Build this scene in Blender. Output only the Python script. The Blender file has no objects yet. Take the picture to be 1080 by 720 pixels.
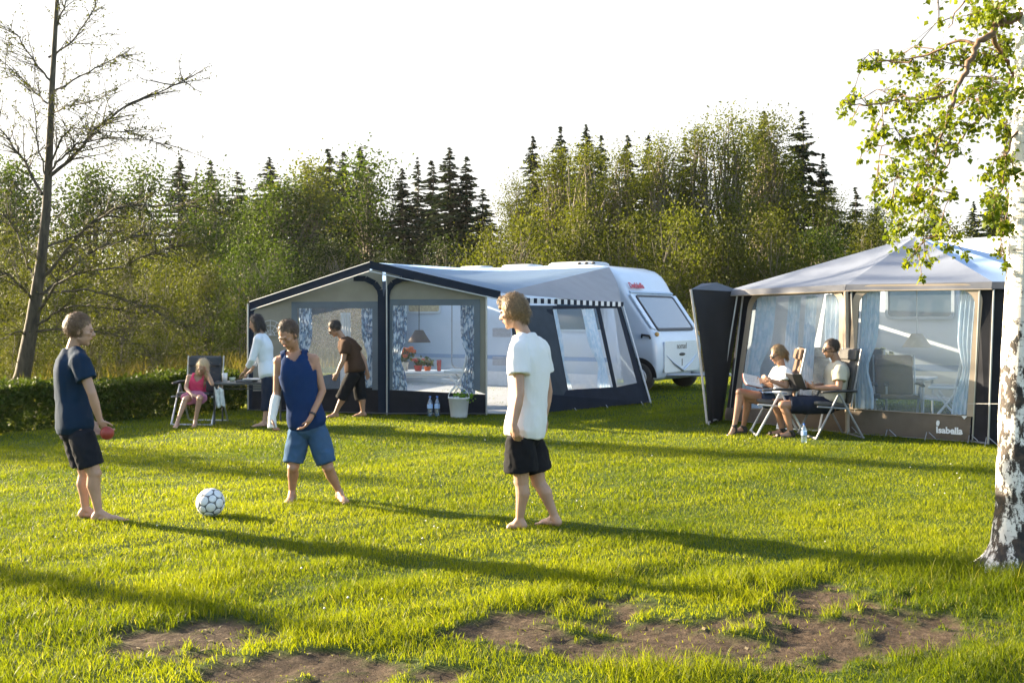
import bpy, math, random
import numpy as np
from mathutils import Vector, Matrix, noise as mnoise

random.seed(7)
RNG = np.random.default_rng(7)
S = bpy.context.scene
COL = S.collection
F_PX, CAM_H, HOR = 1100.0, 1.6, 335.0

def W(px, py, d):            # a point of the place, measured off the photograph at a distance d
    return Vector(((px - 540) * d / F_PX, d, CAM_H - (py - HOR) * d / F_PX))
def gd(py):                  # distance of a ground point
    return F_PX * CAM_H / (py - HOR)
def G(px, py):
    p = W(px, py, gd(py)); p.z = 0
    return p

# ------------------------------------------------------------------ materials
def nmat(name):
    m = bpy.data.materials.new(name); m.use_nodes = True
    nt = m.node_tree; nt.nodes.clear()
    out = nt.nodes.new('ShaderNodeOutputMaterial')
    return m, nt, out
def N(nt, t, **kw):
    n = nt.nodes.new(t)
    for k, v in kw.items(): setattr(n, k, v)
    return n
def ramp(nt, stops):
    r = N(nt, 'ShaderNodeValToRGB')
    el = r.color_ramp.elements
    while len(el) < len(stops): el.new(0.5)
    for e, (p, c) in zip(el, stops):
        e.position = p; e.color = (c[0], c[1], c[2], 1)
    return r
def noise_tex(nt, scale, detail=3, rough=.55, coord='Object', stretch=None):
    tc = N(nt, 'ShaderNodeTexCoord')
    src = tc.outputs[coord]
    if stretch:
        mp = N(nt, 'ShaderNodeMapping'); mp.inputs['Scale'].default_value = stretch
        nt.links.new(src, mp.inputs['Vector']); src = mp.outputs['Vector']
    n = N(nt, 'ShaderNodeTexNoise')
    n.inputs['Scale'].default_value = scale; n.inputs['Detail'].default_value = detail; n.inputs['Roughness'].default_value = rough
    nt.links.new(src, n.inputs['Vector'])
    return n
def plain(name, col, rough=.6, var=.12, scale=14, bump=.0, bscale=60, metal=0., spec=.5, trans=0., sub=0., coat=0.):
    m, nt, out = nmat(name)
    b = N(nt, 'ShaderNodeBsdfPrincipled')
    b.inputs['Roughness'].default_value = rough; b.inputs['Metallic'].default_value = metal
    b.inputs['Specular IOR Level'].default_value = spec
    if coat: b.inputs['Coat Weight'].default_value = coat; b.inputs['Coat Roughness'].default_value = .1
    if sub:
        b.inputs['Subsurface Weight'].default_value = sub
        b.inputs['Subsurface Radius'].default_value = (.012, .005, .003)
    n = noise_tex(nt, scale)
    lo = [c * (1 - var) for c in col]; hi = [min(1, c * (1 + var)) for c in col]
    r = ramp(nt, [(.3, lo), (.7, hi)])
    nt.links.new(n.outputs['Fac'], r.inputs['Fac'])
    nt.links.new(r.outputs['Color'], b.inputs['Base Color'])
    if bump:
        n2 = noise_tex(nt, bscale, 4)
        bp = N(nt, 'ShaderNodeBump'); bp.inputs['Strength'].default_value = bump; bp.inputs['Distance'].default_value = .01
        nt.links.new(n2.outputs['Fac'], bp.inputs['Height']); nt.links.new(bp.outputs['Normal'], b.inputs['Normal'])
    sh = b.outputs[0]
    if trans:
        t = N(nt, 'ShaderNodeBsdfTranslucent'); mx = N(nt, 'ShaderNodeMixShader'); mx.inputs[0].default_value = trans
        nt.links.new(r.outputs['Color'], t.inputs['Color'])
        nt.links.new(sh, mx.inputs[1]); nt.links.new(t.outputs[0], mx.inputs[2]); sh = mx.outputs[0]
    nt.links.new(sh, out.inputs['Surface'])
    return m
def leafmat(name, c0, c1, trans=.45, tcol=(1.25, 1.25, .6), rough=.6, spec=.15):
    m, nt, out = nmat(name)
    at = N(nt, 'ShaderNodeAttribute', attribute_name='tint')
    oi = N(nt, 'ShaderNodeObjectInfo')
    r = ramp(nt, [(0., c0), (1., c1)])
    nt.links.new(at.outputs['Fac'], r.inputs['Fac'])
    hs = N(nt, 'ShaderNodeHueSaturation')
    mr = N(nt, 'ShaderNodeMapRange'); mr.inputs['To Min'].default_value = .8; mr.inputs['To Max'].default_value = 1.2
    nt.links.new(oi.outputs['Random'], mr.inputs['Value']); nt.links.new(mr.outputs[0], hs.inputs['Value'])
    nt.links.new(r.outputs['Color'], hs.inputs['Color'])
    b = N(nt, 'ShaderNodeBsdfPrincipled'); b.inputs['Roughness'].default_value = rough; b.inputs['Specular IOR Level'].default_value = spec
    nt.links.new(hs.outputs['Color'], b.inputs['Base Color'])
    mul = N(nt, 'ShaderNodeMixRGB', blend_type='MULTIPLY'); mul.inputs[0].default_value = 1; mul.inputs[2].default_value = (*tcol, 1)
    nt.links.new(hs.outputs['Color'], mul.inputs[1])
    t = N(nt, 'ShaderNodeBsdfTranslucent'); nt.links.new(mul.outputs[0], t.inputs['Color'])
    mx = N(nt, 'ShaderNodeMixShader'); mx.inputs[0].default_value = trans
    nt.links.new(b.outputs[0], mx.inputs[1]); nt.links.new(t.outputs[0], mx.inputs[2])
    nt.links.new(mx.outputs[0], out.inputs['Surface'])
    return m
def clearmat(name, tint=(.95, .97, 1.), haze=.15, gloss=.06, hazecol=(.8, .85, .9)):
    m, nt, out = nmat(name)
    tr = N(nt, 'ShaderNodeBsdfTransparent'); tr.inputs[0].default_value = (*tint, 1)
    df = N(nt, 'ShaderNodeBsdfDiffuse'); df.inputs[0].default_value = (*hazecol, 1)
    tl = N(nt, 'ShaderNodeBsdfTranslucent'); tl.inputs[0].default_value = (*hazecol, 1)
    gl = N(nt, 'ShaderNodeBsdfGlossy'); gl.inputs['Roughness'].default_value = .08
    nn = noise_tex(nt, 2.2, 2); bp = N(nt, 'ShaderNodeBump'); bp.inputs['Strength'].default_value = .25; bp.inputs['Distance'].default_value = .05
    nt.links.new(nn.outputs['Fac'], bp.inputs['Height']); nt.links.new(bp.outputs['Normal'], gl.inputs['Normal'])
    a = N(nt, 'ShaderNodeMixShader'); a.inputs[0].default_value = .4
    nt.links.new(df.outputs[0], a.inputs[1]); nt.links.new(tl.outputs[0], a.inputs[2])
    b = N(nt, 'ShaderNodeMixShader'); b.inputs[0].default_value = haze
    nt.links.new(tr.outputs[0], b.inputs[1]); nt.links.new(a.outputs[0], b.inputs[2])
    c = N(nt, 'ShaderNodeMixShader'); c.inputs[0].default_value = gloss
    nt.links.new(b.outputs[0], c.inputs[1]); nt.links.new(gl.outputs[0], c.inputs[2])
    nt.links.new(c.outputs[0], out.inputs['Surface'])
    return m
def barkmat(name, c0, c1, scale=9, stretch=(1, 1, .25), bump=.6):
    m, nt, out = nmat(name)
    b = N(nt, 'ShaderNodeBsdfPrincipled'); b.inputs['Roughness'].default_value = .85
    n = noise_tex(nt, scale, 5, .65, stretch=stretch)
    r = ramp(nt, [(.35, c0), (.68, c1)])
    nt.links.new(n.outputs['Fac'], r.inputs['Fac']); nt.links.new(r.outputs['Color'], b.inputs['Base Color'])
    bp = N(nt, 'ShaderNodeBump'); bp.inputs['Strength'].default_value = bump; bp.inputs['Distance'].default_value = .02
    nt.links.new(n.outputs['Fac'], bp.inputs['Height']); nt.links.new(bp.outputs['Normal'], b.inputs['Normal'])
    nt.links.new(b.outputs[0], out.inputs['Surface'])
    return m
def birchmat():
    m, nt, out = nmat('birch_bark')
    b = N(nt, 'ShaderNodeBsdfPrincipled'); b.inputs['Roughness'].default_value = .7
    white = noise_tex(nt, 6, 4, .6)
    rw = ramp(nt, [(.3, (.58, .53, .47)), (.6, (.78, .76, .71))])
    nt.links.new(white.outputs['Fac'], rw.inputs['Fac'])
    lent = noise_tex(nt, 9, 4, .6, stretch=(1, 1, 5))          # thin level lenticels
    rl = ramp(nt, [(.60, (0, 0, 0)), (.66, (1, 1, 1))])
    nt.links.new(lent.outputs['Fac'], rl.inputs['Fac'])
    patch = noise_tex(nt, 9, 7, .75, stretch=(1, 1, .5))      # black split plates, more of them low down
    tc = N(nt, 'ShaderNodeTexCoord'); sp = N(nt, 'ShaderNodeSeparateXYZ'); nt.links.new(tc.outputs['Object'], sp.inputs[0])
    mr = N(nt, 'ShaderNodeMapRange'); mr.inputs['From Min'].default_value = 0; mr.inputs['From Max'].default_value = 2.4
    mr.inputs['To Min'].default_value = .055; mr.inputs['To Max'].default_value = -.07
    nt.links.new(sp.outputs['Z'], mr.inputs['Value'])
    ad = N(nt, 'ShaderNodeMath', operation='ADD'); nt.links.new(patch.outputs['Fac'], ad.inputs[0]); nt.links.new(mr.outputs[0], ad.inputs[1])
    rp = ramp(nt, [(.49, (0, 0, 0)), (.535, (1, 1, 1))]); nt.links.new(ad.outputs[0], rp.inputs['Fac'])
    mxx = N(nt, 'ShaderNodeMath', operation='MAXIMUM')
    sc = N(nt, 'ShaderNodeMath', operation='MULTIPLY'); sc.inputs[1].default_value = .7
    nt.links.new(rl.outputs[0], sc.inputs[0]); nt.links.new(sc.outputs[0], mxx.inputs[0]); nt.links.new(rp.outputs[0], mxx.inputs[1])
    dk = noise_tex(nt, 20, 3); rd = ramp(nt, [(.4, (.010, .009, .008)), (.85, (.10, .062, .04))]); nt.links.new(dk.outputs['Fac'], rd.inputs['Fac'])
    mix = N(nt, 'ShaderNodeMixRGB'); nt.links.new(mxx.outputs[0], mix.inputs[0]); nt.links.new(rw.outputs[0], mix.inputs[1]); nt.links.new(rd.outputs[0], mix.inputs[2])
    nt.links.new(mix.outputs[0], b.inputs['Base Color'])
    bp = N(nt, 'ShaderNodeBump'); bp.inputs['Strength'].default_value = .8; bp.inputs['Distance'].default_value = .02
    nt.links.new(ad.outputs[0], bp.inputs['Height']); nt.links.new(bp.outputs['Normal'], b.inputs['Normal'])
    nt.links.new(b.outputs[0], out.inputs['Surface'])
    return m

# ------------------------------------------------------------------ mesh helpers
def mesh_np(name, V, F, tint=None, attr='tint'):
    V = np.asarray(V, np.float32); F = np.asarray(F, np.int32)
    me = bpy.data.meshes.new(name)
    me.vertices.add(len(V)); me.vertices.foreach_set('co', V.ravel())
    k = F.shape[1]
    me.loops.add(F.size); me.loops.foreach_set('vertex_index', F.ravel())
    me.polygons.add(len(F)); me.polygons.foreach_set('loop_start', np.arange(0, F.size, k, dtype=np.int32))
    me.update(calc_edges=True)
    if tint is not None:
        a = me.attributes.new(attr, 'FLOAT', 'POINT'); a.data.foreach_set('value', np.asarray(tint, np.float32))
    return me
class MB:
    def __init__(s): s.V = []; s.F = []; s.M = []; s.mi = 0
    def add(s, V, F):
        o = len(s.V); s.V += [tuple(v) for v in V]
        s.F += [tuple(i + o for i in f) for f in F]; s.M += [s.mi] * len(F)
        return s
    def box(s, lo, hi):
        x0, y0, z0 = lo; x1, y1, z1 = hi
        return s.hexa([(x0, y0, z0), (x1, y0, z0), (x1, y1, z0), (x0, y1, z0), (x0, y0, z1), (x1, y0, z1), (x1, y1, z1), (x0, y1, z1)])
    def hexa(s, p):
        return s.add(p, [(0, 3, 2, 1), (4, 5, 6, 7), (0, 1, 5, 4), (1, 2, 6, 5), (2, 3, 7, 6), (3, 0, 4, 7)])
    def tube(s, pts, rad, n=8, cap=True):
        pts = [Vector(p) for p in pts]
        if not hasattr(rad, '__len__'): rad = [rad] * len(pts)
        V = []; F = []
        up = None
        for i, p in enumerate(pts):
            a = pts[max(0, i - 1)]; b = pts[min(len(pts) - 1, i + 1)]
            d = (b - a)
            d = d.normalized() if d.length > 1e-9 else Vector((0, 0, 1))
            if up is None:
                up = Vector((0, 0, 1)) if abs(d.z) < .9 else Vector((1, 0, 0))
            x = d.cross(up)
            if x.length < 1e-4: x = d.cross(Vector((0, 1, .01)))
            x.normalize(); y = x.cross(d).normalized(); up = y
            for k in range(n):
                t = 2 * math.pi * k / n
                V.append(p + (x * math.cos(t) + y * math.sin(t)) * rad[i])
        for i in range(len(pts) - 1):
            for k in range(n):
                k2 = (k + 1) % n
                F.append((i * n + k, i * n + k2, (i + 1) * n + k2, (i + 1) * n + k))
        if cap:
            F.append(tuple(range(n - 1, -1, -1))); F.append(tuple((len(pts) - 1) * n + k for k in range(n)))
        return s.add(V, F)
    def loft(s, rings, n=24, cap=True, p=2.0):
        """rings: (centre, side half-vector, front half-vector)"""
        V = []; F = []
        for c, a, b in rings:
            for k in range(n):
                t = 2 * math.pi * k / n; ct, st = math.cos(t), math.sin(t)
                u = math.copysign(abs(ct) ** (2 / p), ct); w = math.copysign(abs(st) ** (2 / p), st)
                V.append(Vector(c) + Vector(a) * u + Vector(b) * w)
        for i in range(len(rings) - 1):
            for k in range(n):
                k2 = (k + 1) % n
                F.append((i * n + k, i * n + k2, (i + 1) * n + k2, (i + 1) * n + k))
        if cap:
            F.append(tuple(range(n - 1, -1, -1))); F.append(tuple((len(rings) - 1) * n + k for k in range(n)))
        return s.add(V, F)
    def cone(s, p0, p1, r0, r1, n=12, m=8):
        """tapered limb with round ends"""
        p0 = Vector(p0); p1 = Vector(p1); d = p1 - p0
        z = d.normalized() if d.length > 1e-6 else Vector((0, 0, 1))
        x = z.cross(Vector((0, 0, 1)) if abs(z.z) < .9 else Vector((1, 0, 0))).normalized(); y = z.cross(x)
        V = []; F = []
        rows = [(-1 + 0.0, 0, 0)]
        angs = [-90 + 180 * i / m for i in range(m + 1)]
        seq = [(a, 0) for a in angs if a <= 0] + [(a, 1) for a in angs if a >= 0]
        for a, e in seq:
            c = p1 if e else p0; r = r1 if e else r0
            a = math.radians(a); h = math.sin(a) * r; q = max(math.cos(a) * r, 1e-5)
            for k in range(n):
                t = 2 * math.pi * k / n
                V.append(c + z * h + (x * math.cos(t) + y * math.sin(t)) * q)
        R = len(seq)
        for i in range(R - 1):
            for k in range(n):
                k2 = (k + 1) % n
                F.append((i * n + k, i * n + k2, (i + 1) * n + k2, (i + 1) * n + k))
        F.append(tuple(range(n - 1, -1, -1))); F.append(tuple((R - 1) * n + k for k in range(n)))
        return s.add(V, F)
    def ell(s, c, ax, ay, az, n=16, m=12):
        """ellipsoid from three half-axis vectors"""
        c = Vector(c); ax = Vector(ax); ay = Vector(ay); az = Vector(az)
        V = []; F = []
        for i in range(m + 1):
            a = -math.pi / 2 + math.pi * i / m
            h = math.sin(a); q = max(math.cos(a), 1e-4)
            for k in range(n):
                t = 2 * math.pi * k / n
                V.append(c + az * h + (ax * math.cos(t) + ay * math.sin(t)) * q)
        for i in range(m):
            for k in range(n):
                k2 = (k + 1) % n
                F.append((i * n + k, i * n + k2, (i + 1) * n + k2, (i + 1) * n + k))
        F.append(tuple(range(n - 1, -1, -1))); F.append(tuple(m * n + k for k in range(n)))
        return s.add(V, F)
    def sphere(s, c, r, n=14, m=10): return s.ell(c, (r, 0, 0), (0, r, 0), (0, 0, r), n, m)
    def lathe(s, c, prof, n=20):
        c = Vector(c)
        return s.loft([(c + Vector((0, 0, z)), (max(r, 1e-4), 0, 0), (0, max(r, 1e-4), 0)) for r, z in prof], n)
    def prism(s, outline, off):
        """closed slab: outline of world points pushed along off"""
        n = len(outline); off = Vector(off)
        V = [Vector(p) for p in outline] + [Vector(p) + off for p in outline]
        F = [tuple(range(n)), tuple(range(2 * n - 1, n - 1, -1))]
        for k in range(n):
            k2 = (k + 1) % n; F.append((k2, k, n + k, n + k2))
        return s.add(V, F)
    def ring(s, outer, inner, off):
        """frame between two outlines of the same count, with thickness"""
        n = len(outer); off = Vector(off)
        V = [Vector(p) for p in outer] + [Vector(p) for p in inner]
        V += [v + off for v in V]
        F = []
        for k in range(n):
            j = (k + 1) % n
            F += [(k, j, n + j, n + k), (2 * n + j, 2 * n + k, 3 * n + k, 3 * n + j), (j, k, 2 * n + k, 2 * n + j), (n + k, n + j, 3 * n + j, 3 * n + k)]
        return s.add(V, F)
    def grid(s, P, thick=0):
        """P[i][j] world points"""
        r, c = len(P), len(P[0])
        V = [p for row in P for p in row]
        F = [(i * c + j, i * c + j + 1, (i + 1) * c + j + 1, (i + 1) * c + j) for i in range(r - 1) for j in range(c - 1)]
        return s.add(V, F)
    def build(s, name, mat, parent=None, loc=(0, 0, 0), smooth=False, bevel=0):
        """vertices are given in world metres; loc becomes the object's origin"""
        me = bpy.data.meshes.new(name)
        L = Vector(parent['_o']) if parent is not None else Vector(loc)
        me.from_pydata([tuple(Vector(v) - L) for v in s.V], [], s.F)
        me.update()
        mats = mat if isinstance(mat, (list, tuple)) else [mat]
        for m in mats: me.materials.append(m)
        if len(mats) > 1: me.polygons.foreach_set('material_index', s.M)
        if smooth: me.polygons.foreach_set('use_smooth', [True] * len(me.polygons))
        o = bpy.data.objects.new(name, me); COL.objects.link(o)
        if parent is None: o.location = L
        else: o.parent = parent
        o['_o'] = tuple(L)
        if bevel:
            b = o.modifiers.new('bevel', 'BEVEL'); b.width = bevel; b.segments = 2; b.limit_method = 'ANGLE'
        return o
def link(name, me, mats, parent=None, loc=(0, 0, 0)):
    for m in (mats if isinstance(mats, (list, tuple)) else [mats]): me.materials.append(m)
    o = bpy.data.objects.new(name, me); COL.objects.link(o)
    if parent is not None: o.parent = parent
    else: o.location = loc
    o['_o'] = tuple(parent['_o']) if parent is not None else tuple(loc)
    return o
def tag(o, label=None, cat=None, group=None, kind=None):
    if label: o['label'] = label
    if cat: o['category'] = cat
    if group: o['group'] = group
    if kind: o['kind'] = kind
    return o
def thing(name, label, cat, loc, group=None):
    o = bpy.data.objects.new(name, None); COL.objects.link(o); o.location = loc; o['_o'] = tuple(loc)
    o.empty_display_size = .2
    return tag(o, label, cat, group)
def dup(root, loc, rotz=0, scale=1., label=None, group=None):
    r = root.copy(); COL.objects.link(r); r.location = loc; r.rotation_euler = (0, 0, rotz)
    r.scale = scale if hasattr(scale, '__len__') else (scale,) * 3
    r['_o'] = tuple(loc)
    if label: r['label'] = label
    if group: r['group'] = group
    for ch in list(root.children):
        c = ch.copy(); COL.objects.link(c); c.parent = r
        for g in ch.children:
            d = g.copy(); COL.objects.link(d); d.parent = c
    return r
def remeshed(mb, voxel, smooth=3, fold=0., fscale=(9, 9, 5), seed=0, sfac=.5):
    """one continuous skin grown over the overlapping shapes in mb"""
    me = bpy.data.meshes.new('tmp'); me.from_pydata([tuple(v) for v in mb.V], [], mb.F); me.update()
    o = bpy.data.objects.new('tmp', me); COL.objects.link(o)
    r = o.modifiers.new('r', 'REMESH'); r.mode = 'VOXEL'; r.voxel_size = voxel; r.use_smooth_shade = True
    if smooth:
        sm = o.modifiers.new('s', 'SMOOTH'); sm.factor = sfac; sm.iterations = smooth
    dg = bpy.context.evaluated_depsgraph_get(); dg.update()
    ev = o.evaluated_get(dg); out = bpy.data.meshes.new_from_object(ev)
    bpy.data.objects.remove(o); bpy.data.meshes.remove(me)
    if fold:
        n = len(out.vertices); co = np.empty(n * 3, np.float32); no = np.empty(n * 3, np.float32)
        out.vertices.foreach_get('co', co); out.vertices.foreach_get('normal', no)
        co = co.reshape(-1, 3); no = no.reshape(-1, 3)
        f = np.array([mnoise.noise((c[0] * fscale[0] + seed, c[1] * fscale[1], c[2] * fscale[2] + 2.2 * math.sin(c[0] * 7 + seed))) +
                      .5 * (1 - 2 * abs(mnoise.noise((c[0] * fscale[0] * 2 - seed, c[1] * fscale[1] * 2, c[2] * fscale[2] * 2.3)))) for c in co])
        co += no * (f * fold)[:, None].astype(np.float32)
        out.vertices.foreach_set('co', co.ravel()); out.update()
    out.polygons.foreach_set('use_smooth', [True] * len(out.polygons))
    return out
def skin(name, mb, mat, parent=None, loc=(0, 0, 0), voxel=.007, **kw):
    me = remeshed(mb, voxel, **kw)
    L = Vector(parent['_o']) if parent is not None else Vector(loc)
    me.transform(Matrix.Translation(-L))
    return link(name, me, mat, parent, loc)
def text(name, body, size, origin, right, up, mat, parent, extrude=.002, bold=0.):
    cu = bpy.data.curves.new(name, 'FONT'); cu.body = body; cu.size = size; cu.extrude = extrude; cu.offset = bold
    cu.align_x = 'CENTER'; cu.align_y = 'CENTER'; cu.resolution_u = 3
    t = bpy.data.objects.new('tmp', cu); COL.objects.link(t)
    dg = bpy.context.evaluated_depsgraph_get(); dg.update()
    me = bpy.data.meshes.new_from_object(t.evaluated_get(dg)); bpy.data.objects.remove(t)
    r = Vector(right).normalized(); u = Vector(up); u = (u - r * u.dot(r)).normalized(); n = r.cross(u)
    M = Matrix.Translation(Vector(origin)) @ Matrix((r, u, n)).transposed().to_4x4()
    me.transform(M); me.transform(Matrix.Translation(-Vector(parent['_o'])))
    return link(name, me, mat, parent)
def lerp(a, b, t): return Vector(a) * (1 - t) + Vector(b) * t
def bil(Q, s, t):            # Q: bottom-left, bottom-right, top-right, top-left
    return lerp(lerp(Q[0], Q[1], s), lerp(Q[3], Q[2], s), t)
def nrm(Q):
    n = (Vector(Q[1]) - Vector(Q[0])).cross(Vector(Q[3]) - Vector(Q[0])).normalized()
    return n                 # towards the viewer for a panel facing the camera
def rrect(s0, t0, s1, t1, rt=0., rb=0., n=5, rs=None):
    """outline in panel coordinates with rounded top / bottom corners; 4n points"""
    k = rs or 1.
    P = []
    for cx, cy, r, a0 in ((s1, t1, rt, 0), (s0, t1, rt, 90), (s0, t0, rb, 180), (s1, t0, rb, 270)):
        sx = -1 if cx == s1 else 1; sy = -1 if cy == t1 else 1
        for i in range(n):
            a = math.radians(a0 + 90 * i / (n - 1)); rr = max(r, 1e-4)
            P.append((cx + sx * rr * k + rr * k * math.cos(a), cy + sy * rr + rr * math.sin(a)))
    return P
def st_of(Q, px, py):        # panel coordinates under a point measured off the photograph
    def prj(v): return np.array([540 + v.x * F_PX / v.y, HOR - (v.z - CAM_H) * F_PX / v.y])
    s, t = .5, .5; tgt = np.array([px, py])
    for _ in range(12):
        p = prj(bil(Q, s, t)); e = tgt - p
        js = (prj(bil(Q, s + 1e-3, t)) - p) / 1e-3; jt = (prj(bil(Q, s, t + 1e-3)) - p) / 1e-3
        ds = np.linalg.solve(np.array([js, jt]).T, e); s += ds[0]; t += ds[1]
    return float(s), float(t)
# ------------------------------------------------------------------ light, sky, camera
SUN_EL, SUN_AZ = math.radians(17), math.radians(154)      # azimuth counter-clockwise from +X
SUN = Vector((math.cos(SUN_EL) * math.cos(SUN_AZ), math.cos(SUN_EL) * math.sin(SUN_AZ), math.sin(SUN_EL)))
HAZE = 2.1; HAZE_D = .00013
w = bpy.data.worlds.new('World'); S.world = w; w.use_nodes = True
wn = w.node_tree; bg = wn.nodes['Background']
sky = wn.nodes.new('ShaderNodeTexSky'); sky.sky_type = 'NISHITA'; sky.sun_disc = False
sky.sun_elevation = SUN_EL; sky.sun_rotation = math.pi / 2 - SUN_AZ
sky.air_density = 1.0; sky.dust_density = 3.0; sky.ozone_density = 1.0
tcw = wn.nodes.new('ShaderNodeTexCoord'); sxyz = wn.nodes.new('ShaderNodeSeparateXYZ'); wn.links.new(tcw.outputs['Generated'], sxyz.inputs[0])
mrw = wn.nodes.new('ShaderNodeMapRange'); mrw.inputs['From Min'].default_value = .29; mrw.inputs['From Max'].default_value = .46
mrw.inputs['To Min'].default_value = .93; mrw.inputs['To Max'].default_value = .0        # milky haze low in the sky
wn.links.new(sxyz.outputs['Z'], mrw.inputs['Value'])
mxw = wn.nodes.new('ShaderNodeMixRGB'); mxw.inputs[2].default_value = (HAZE * 1.0, HAZE * .985, HAZE * .96, 1)
dot = wn.nodes.new('ShaderNodeVectorMath'); dot.operation = 'DOT_PRODUCT'; dot.inputs[1].default_value = (-.5, .866, 0)
wn.links.new(tcw.outputs['Generated'], dot.inputs[0])       # the veil lies towards the sun; the sky opposite stays blue
mr2 = wn.nodes.new('ShaderNodeMapRange'); mr2.inputs['From Min'].default_value = -.25; mr2.inputs['From Max'].default_value = .45; wn.links.new(dot.outputs['Value'], mr2.inputs['Value'])
mu = wn.nodes.new('ShaderNodeMath'); mu.operation = 'MULTIPLY'; wn.links.new(mrw.outputs[0], mu.inputs[0]); wn.links.new(mr2.outputs[0], mu.inputs[1])
wn.links.new(mu.outputs[0], mxw.inputs[0]); wn.links.new(sky.outputs[0], mxw.inputs[1])
wn.links.new(mxw.outputs[0], bg.inputs[0]); bg.inputs[1].default_value = .10
sl = bpy.data.lights.new('sun', 'SUN'); sl.energy = 5.0; sl.angle = math.radians(.5); sl.color = (1.0, .83, .58)
so = bpy.data.objects.new('sun', sl); COL.objects.link(so); so.rotation_euler = SUN.to_track_quat('Z', 'Y').to_euler(); so.location = SUN * 50
cam = bpy.data.cameras.new('camera'); co = bpy.data.objects.new('camera', cam); COL.objects.link(co)
co.location = (0, 0, CAM_H); co.rotation_euler = (math.pi / 2, 0, 0)
cam.sensor_width = 36; cam.lens = 36 * F_PX / 1080; cam.shift_y = -(360 - HOR) / 1080; cam.clip_end = 2000; cam.clip_start = .05
S.camera = co
S.view_settings.view_transform = 'Standard'; S.view_settings.look = 'None'; S.view_settings.gamma = 1
S.view_settings.exposure = 2.5
S.cycles.max_bounces = 8; S.cycles.transparent_max_bounces = 24; S.cycles.transmission_bounces = 6; S.cycles.diffuse_bounces = 4
S.cycles.caustics_reflective = False; S.cycles.caustics_refractive = False

# ------------------------------------------------------------------ thin evening haze
hm, hnt, hout = nmat('evening_haze')
pv = N(hnt, 'ShaderNodeVolumePrincipled'); pv.inputs['Color'].default_value = (.95, .95, .93, 1); pv.inputs['Density'].default_value = HAZE_D; pv.inputs['Anisotropy'].default_value = .45
hnt.links.new(pv.outputs[0], hout.inputs['Volume'])
if HAZE_D > 0: tag(MB().box((-620, -260, -1.5), (620, 820, 32)).build('haze', hm), kind='stuff')

# ------------------------------------------------------------------ ground
_ns = np.random.default_rng(3)
_wv = [( _ns.uniform(-1, 1, 2), _ns.uniform(0, 6.28)) for _ in range(24)]
def nz(x, y, f):             # smooth pseudo noise about -1..1
    o = 0
    for i, (d, p) in enumerate(_wv):
        k = f * (.6 + .09 * i)
        o = o + np.sin(x * d[0] * k + y * d[1] * k + p + 1.3 * np.sin(y * d[0] * k * .7 + i))
    return o / 5.5
DIRT = []                    # bare earth patches: centre x, y, half-axes, weight
for px, py, rx, ry, wt in ((200, 672, 78, 22, 1.1), (310, 702, 110, 16, .75), (370, 716, 130, 12, .85), (545, 660, 75, 26, 1.), (690, 672, 130, 24, 1.15), (640, 640, 60, 12, .6),
                          (850, 672, 130, 28, 1.15), (870, 632, 85, 18, 1.0), (960, 660, 90, 22, 1.0), (760, 690, 130, 14, .8)):
    a = G(px, py); b = G(px + rx, py); c = G(px, py + ry)
    DIRT.append((a.x, a.y, abs(b.x - a.x), abs(c.y - a.y), wt))
def dirt(x, y):
    m = np.zeros_like(x)
    for cx, cy, rx, ry, wt in DIRT:
        m = np.maximum(m, wt * (1 - ((x - cx) / rx) ** 2 * .62 - ((y - cy) / ry) ** 2 * .62))
    return np.clip((m + .34 * nz(x, y, 9) + .34 * nz(x + 7, y, 26) - .20) * 1.9 * np.clip(m * 8, 0, 1), 0, 1)
def gz(x, y):
    near = np.exp(-((y - 5.5) / 3.) ** 2) * (abs(x) < 9)
    d = dirt(x, y)
    return .012 * nz(x, y, 1.2) + near * (.012 * nz(x + 3, y, 7)) - d * .022 + d * near * (.005 * nz(x, y + 5, 30) + .004 * nz(x - 4, y, 70))
gx = np.concatenate([-np.geomspace(6.5, 500, 45)[::-1], np.arange(-6.4, 6.4, .045), np.geomspace(6.5, 500, 45)])
gy = np.concatenate([-np.geomspace(1, 200, 16)[::-1], np.arange(0, 3.4, .2), np.arange(3.4, 9, .04), np.arange(9, 26, .25), np.geomspace(26.3, 700, 50)])
X, Y = np.meshgrid(gx, gy)
Z = gz(X, Y)
nr, nc = X.shape
idx = np.arange(nr * nc).reshape(nr, nc)
Fq = np.stack([idx[:-1, :-1], idx[:-1, 1:], idx[1:, 1:], idx[1:, :-1]], -1).reshape(-1, 4)
me = mesh_np('ground', np.stack([X, Y, Z], -1).reshape(-1, 3), Fq, dirt(X, Y).ravel(), 'bare')
me.polygons.foreach_set('use_smooth', [True] * len(me.polygons))
m, nt, out = nmat('ground_soil')
b = N(nt, 'ShaderNodeBsdfPrincipled'); b.inputs['Roughness'].default_value = .95; b.inputs['Specular IOR Level'].default_value = .15
at = N(nt, 'ShaderNodeAttribute', attribute_name='bare')
n1 = noise_tex(nt, 16, 6, .7); r1 = ramp(nt, [(.3, (.028, .019, .012)), (.5, (.064, .044, .029)), (.72, (.125, .09, .06))]); nt.links.new(n1.outputs['Fac'], r1.inputs['Fac'])
n2 = noise_tex(nt, 1.1, 5, .6); r2 = ramp(nt, [(.3, (.030, .055, .008)), (.7, (.055, .085, .012))]); nt.links.new(n2.outputs['Fac'], r2.inputs['Fac'])
mx = N(nt, 'ShaderNodeMixRGB'); nt.links.new(at.outputs['Fac'], mx.inputs[0]); nt.links.new(r2.outputs[0], mx.inputs[1]); nt.links.new(r1.outputs[0], mx.inputs[2])
nt.links.new(mx.outputs[0], b.inputs['Base Color'])
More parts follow.
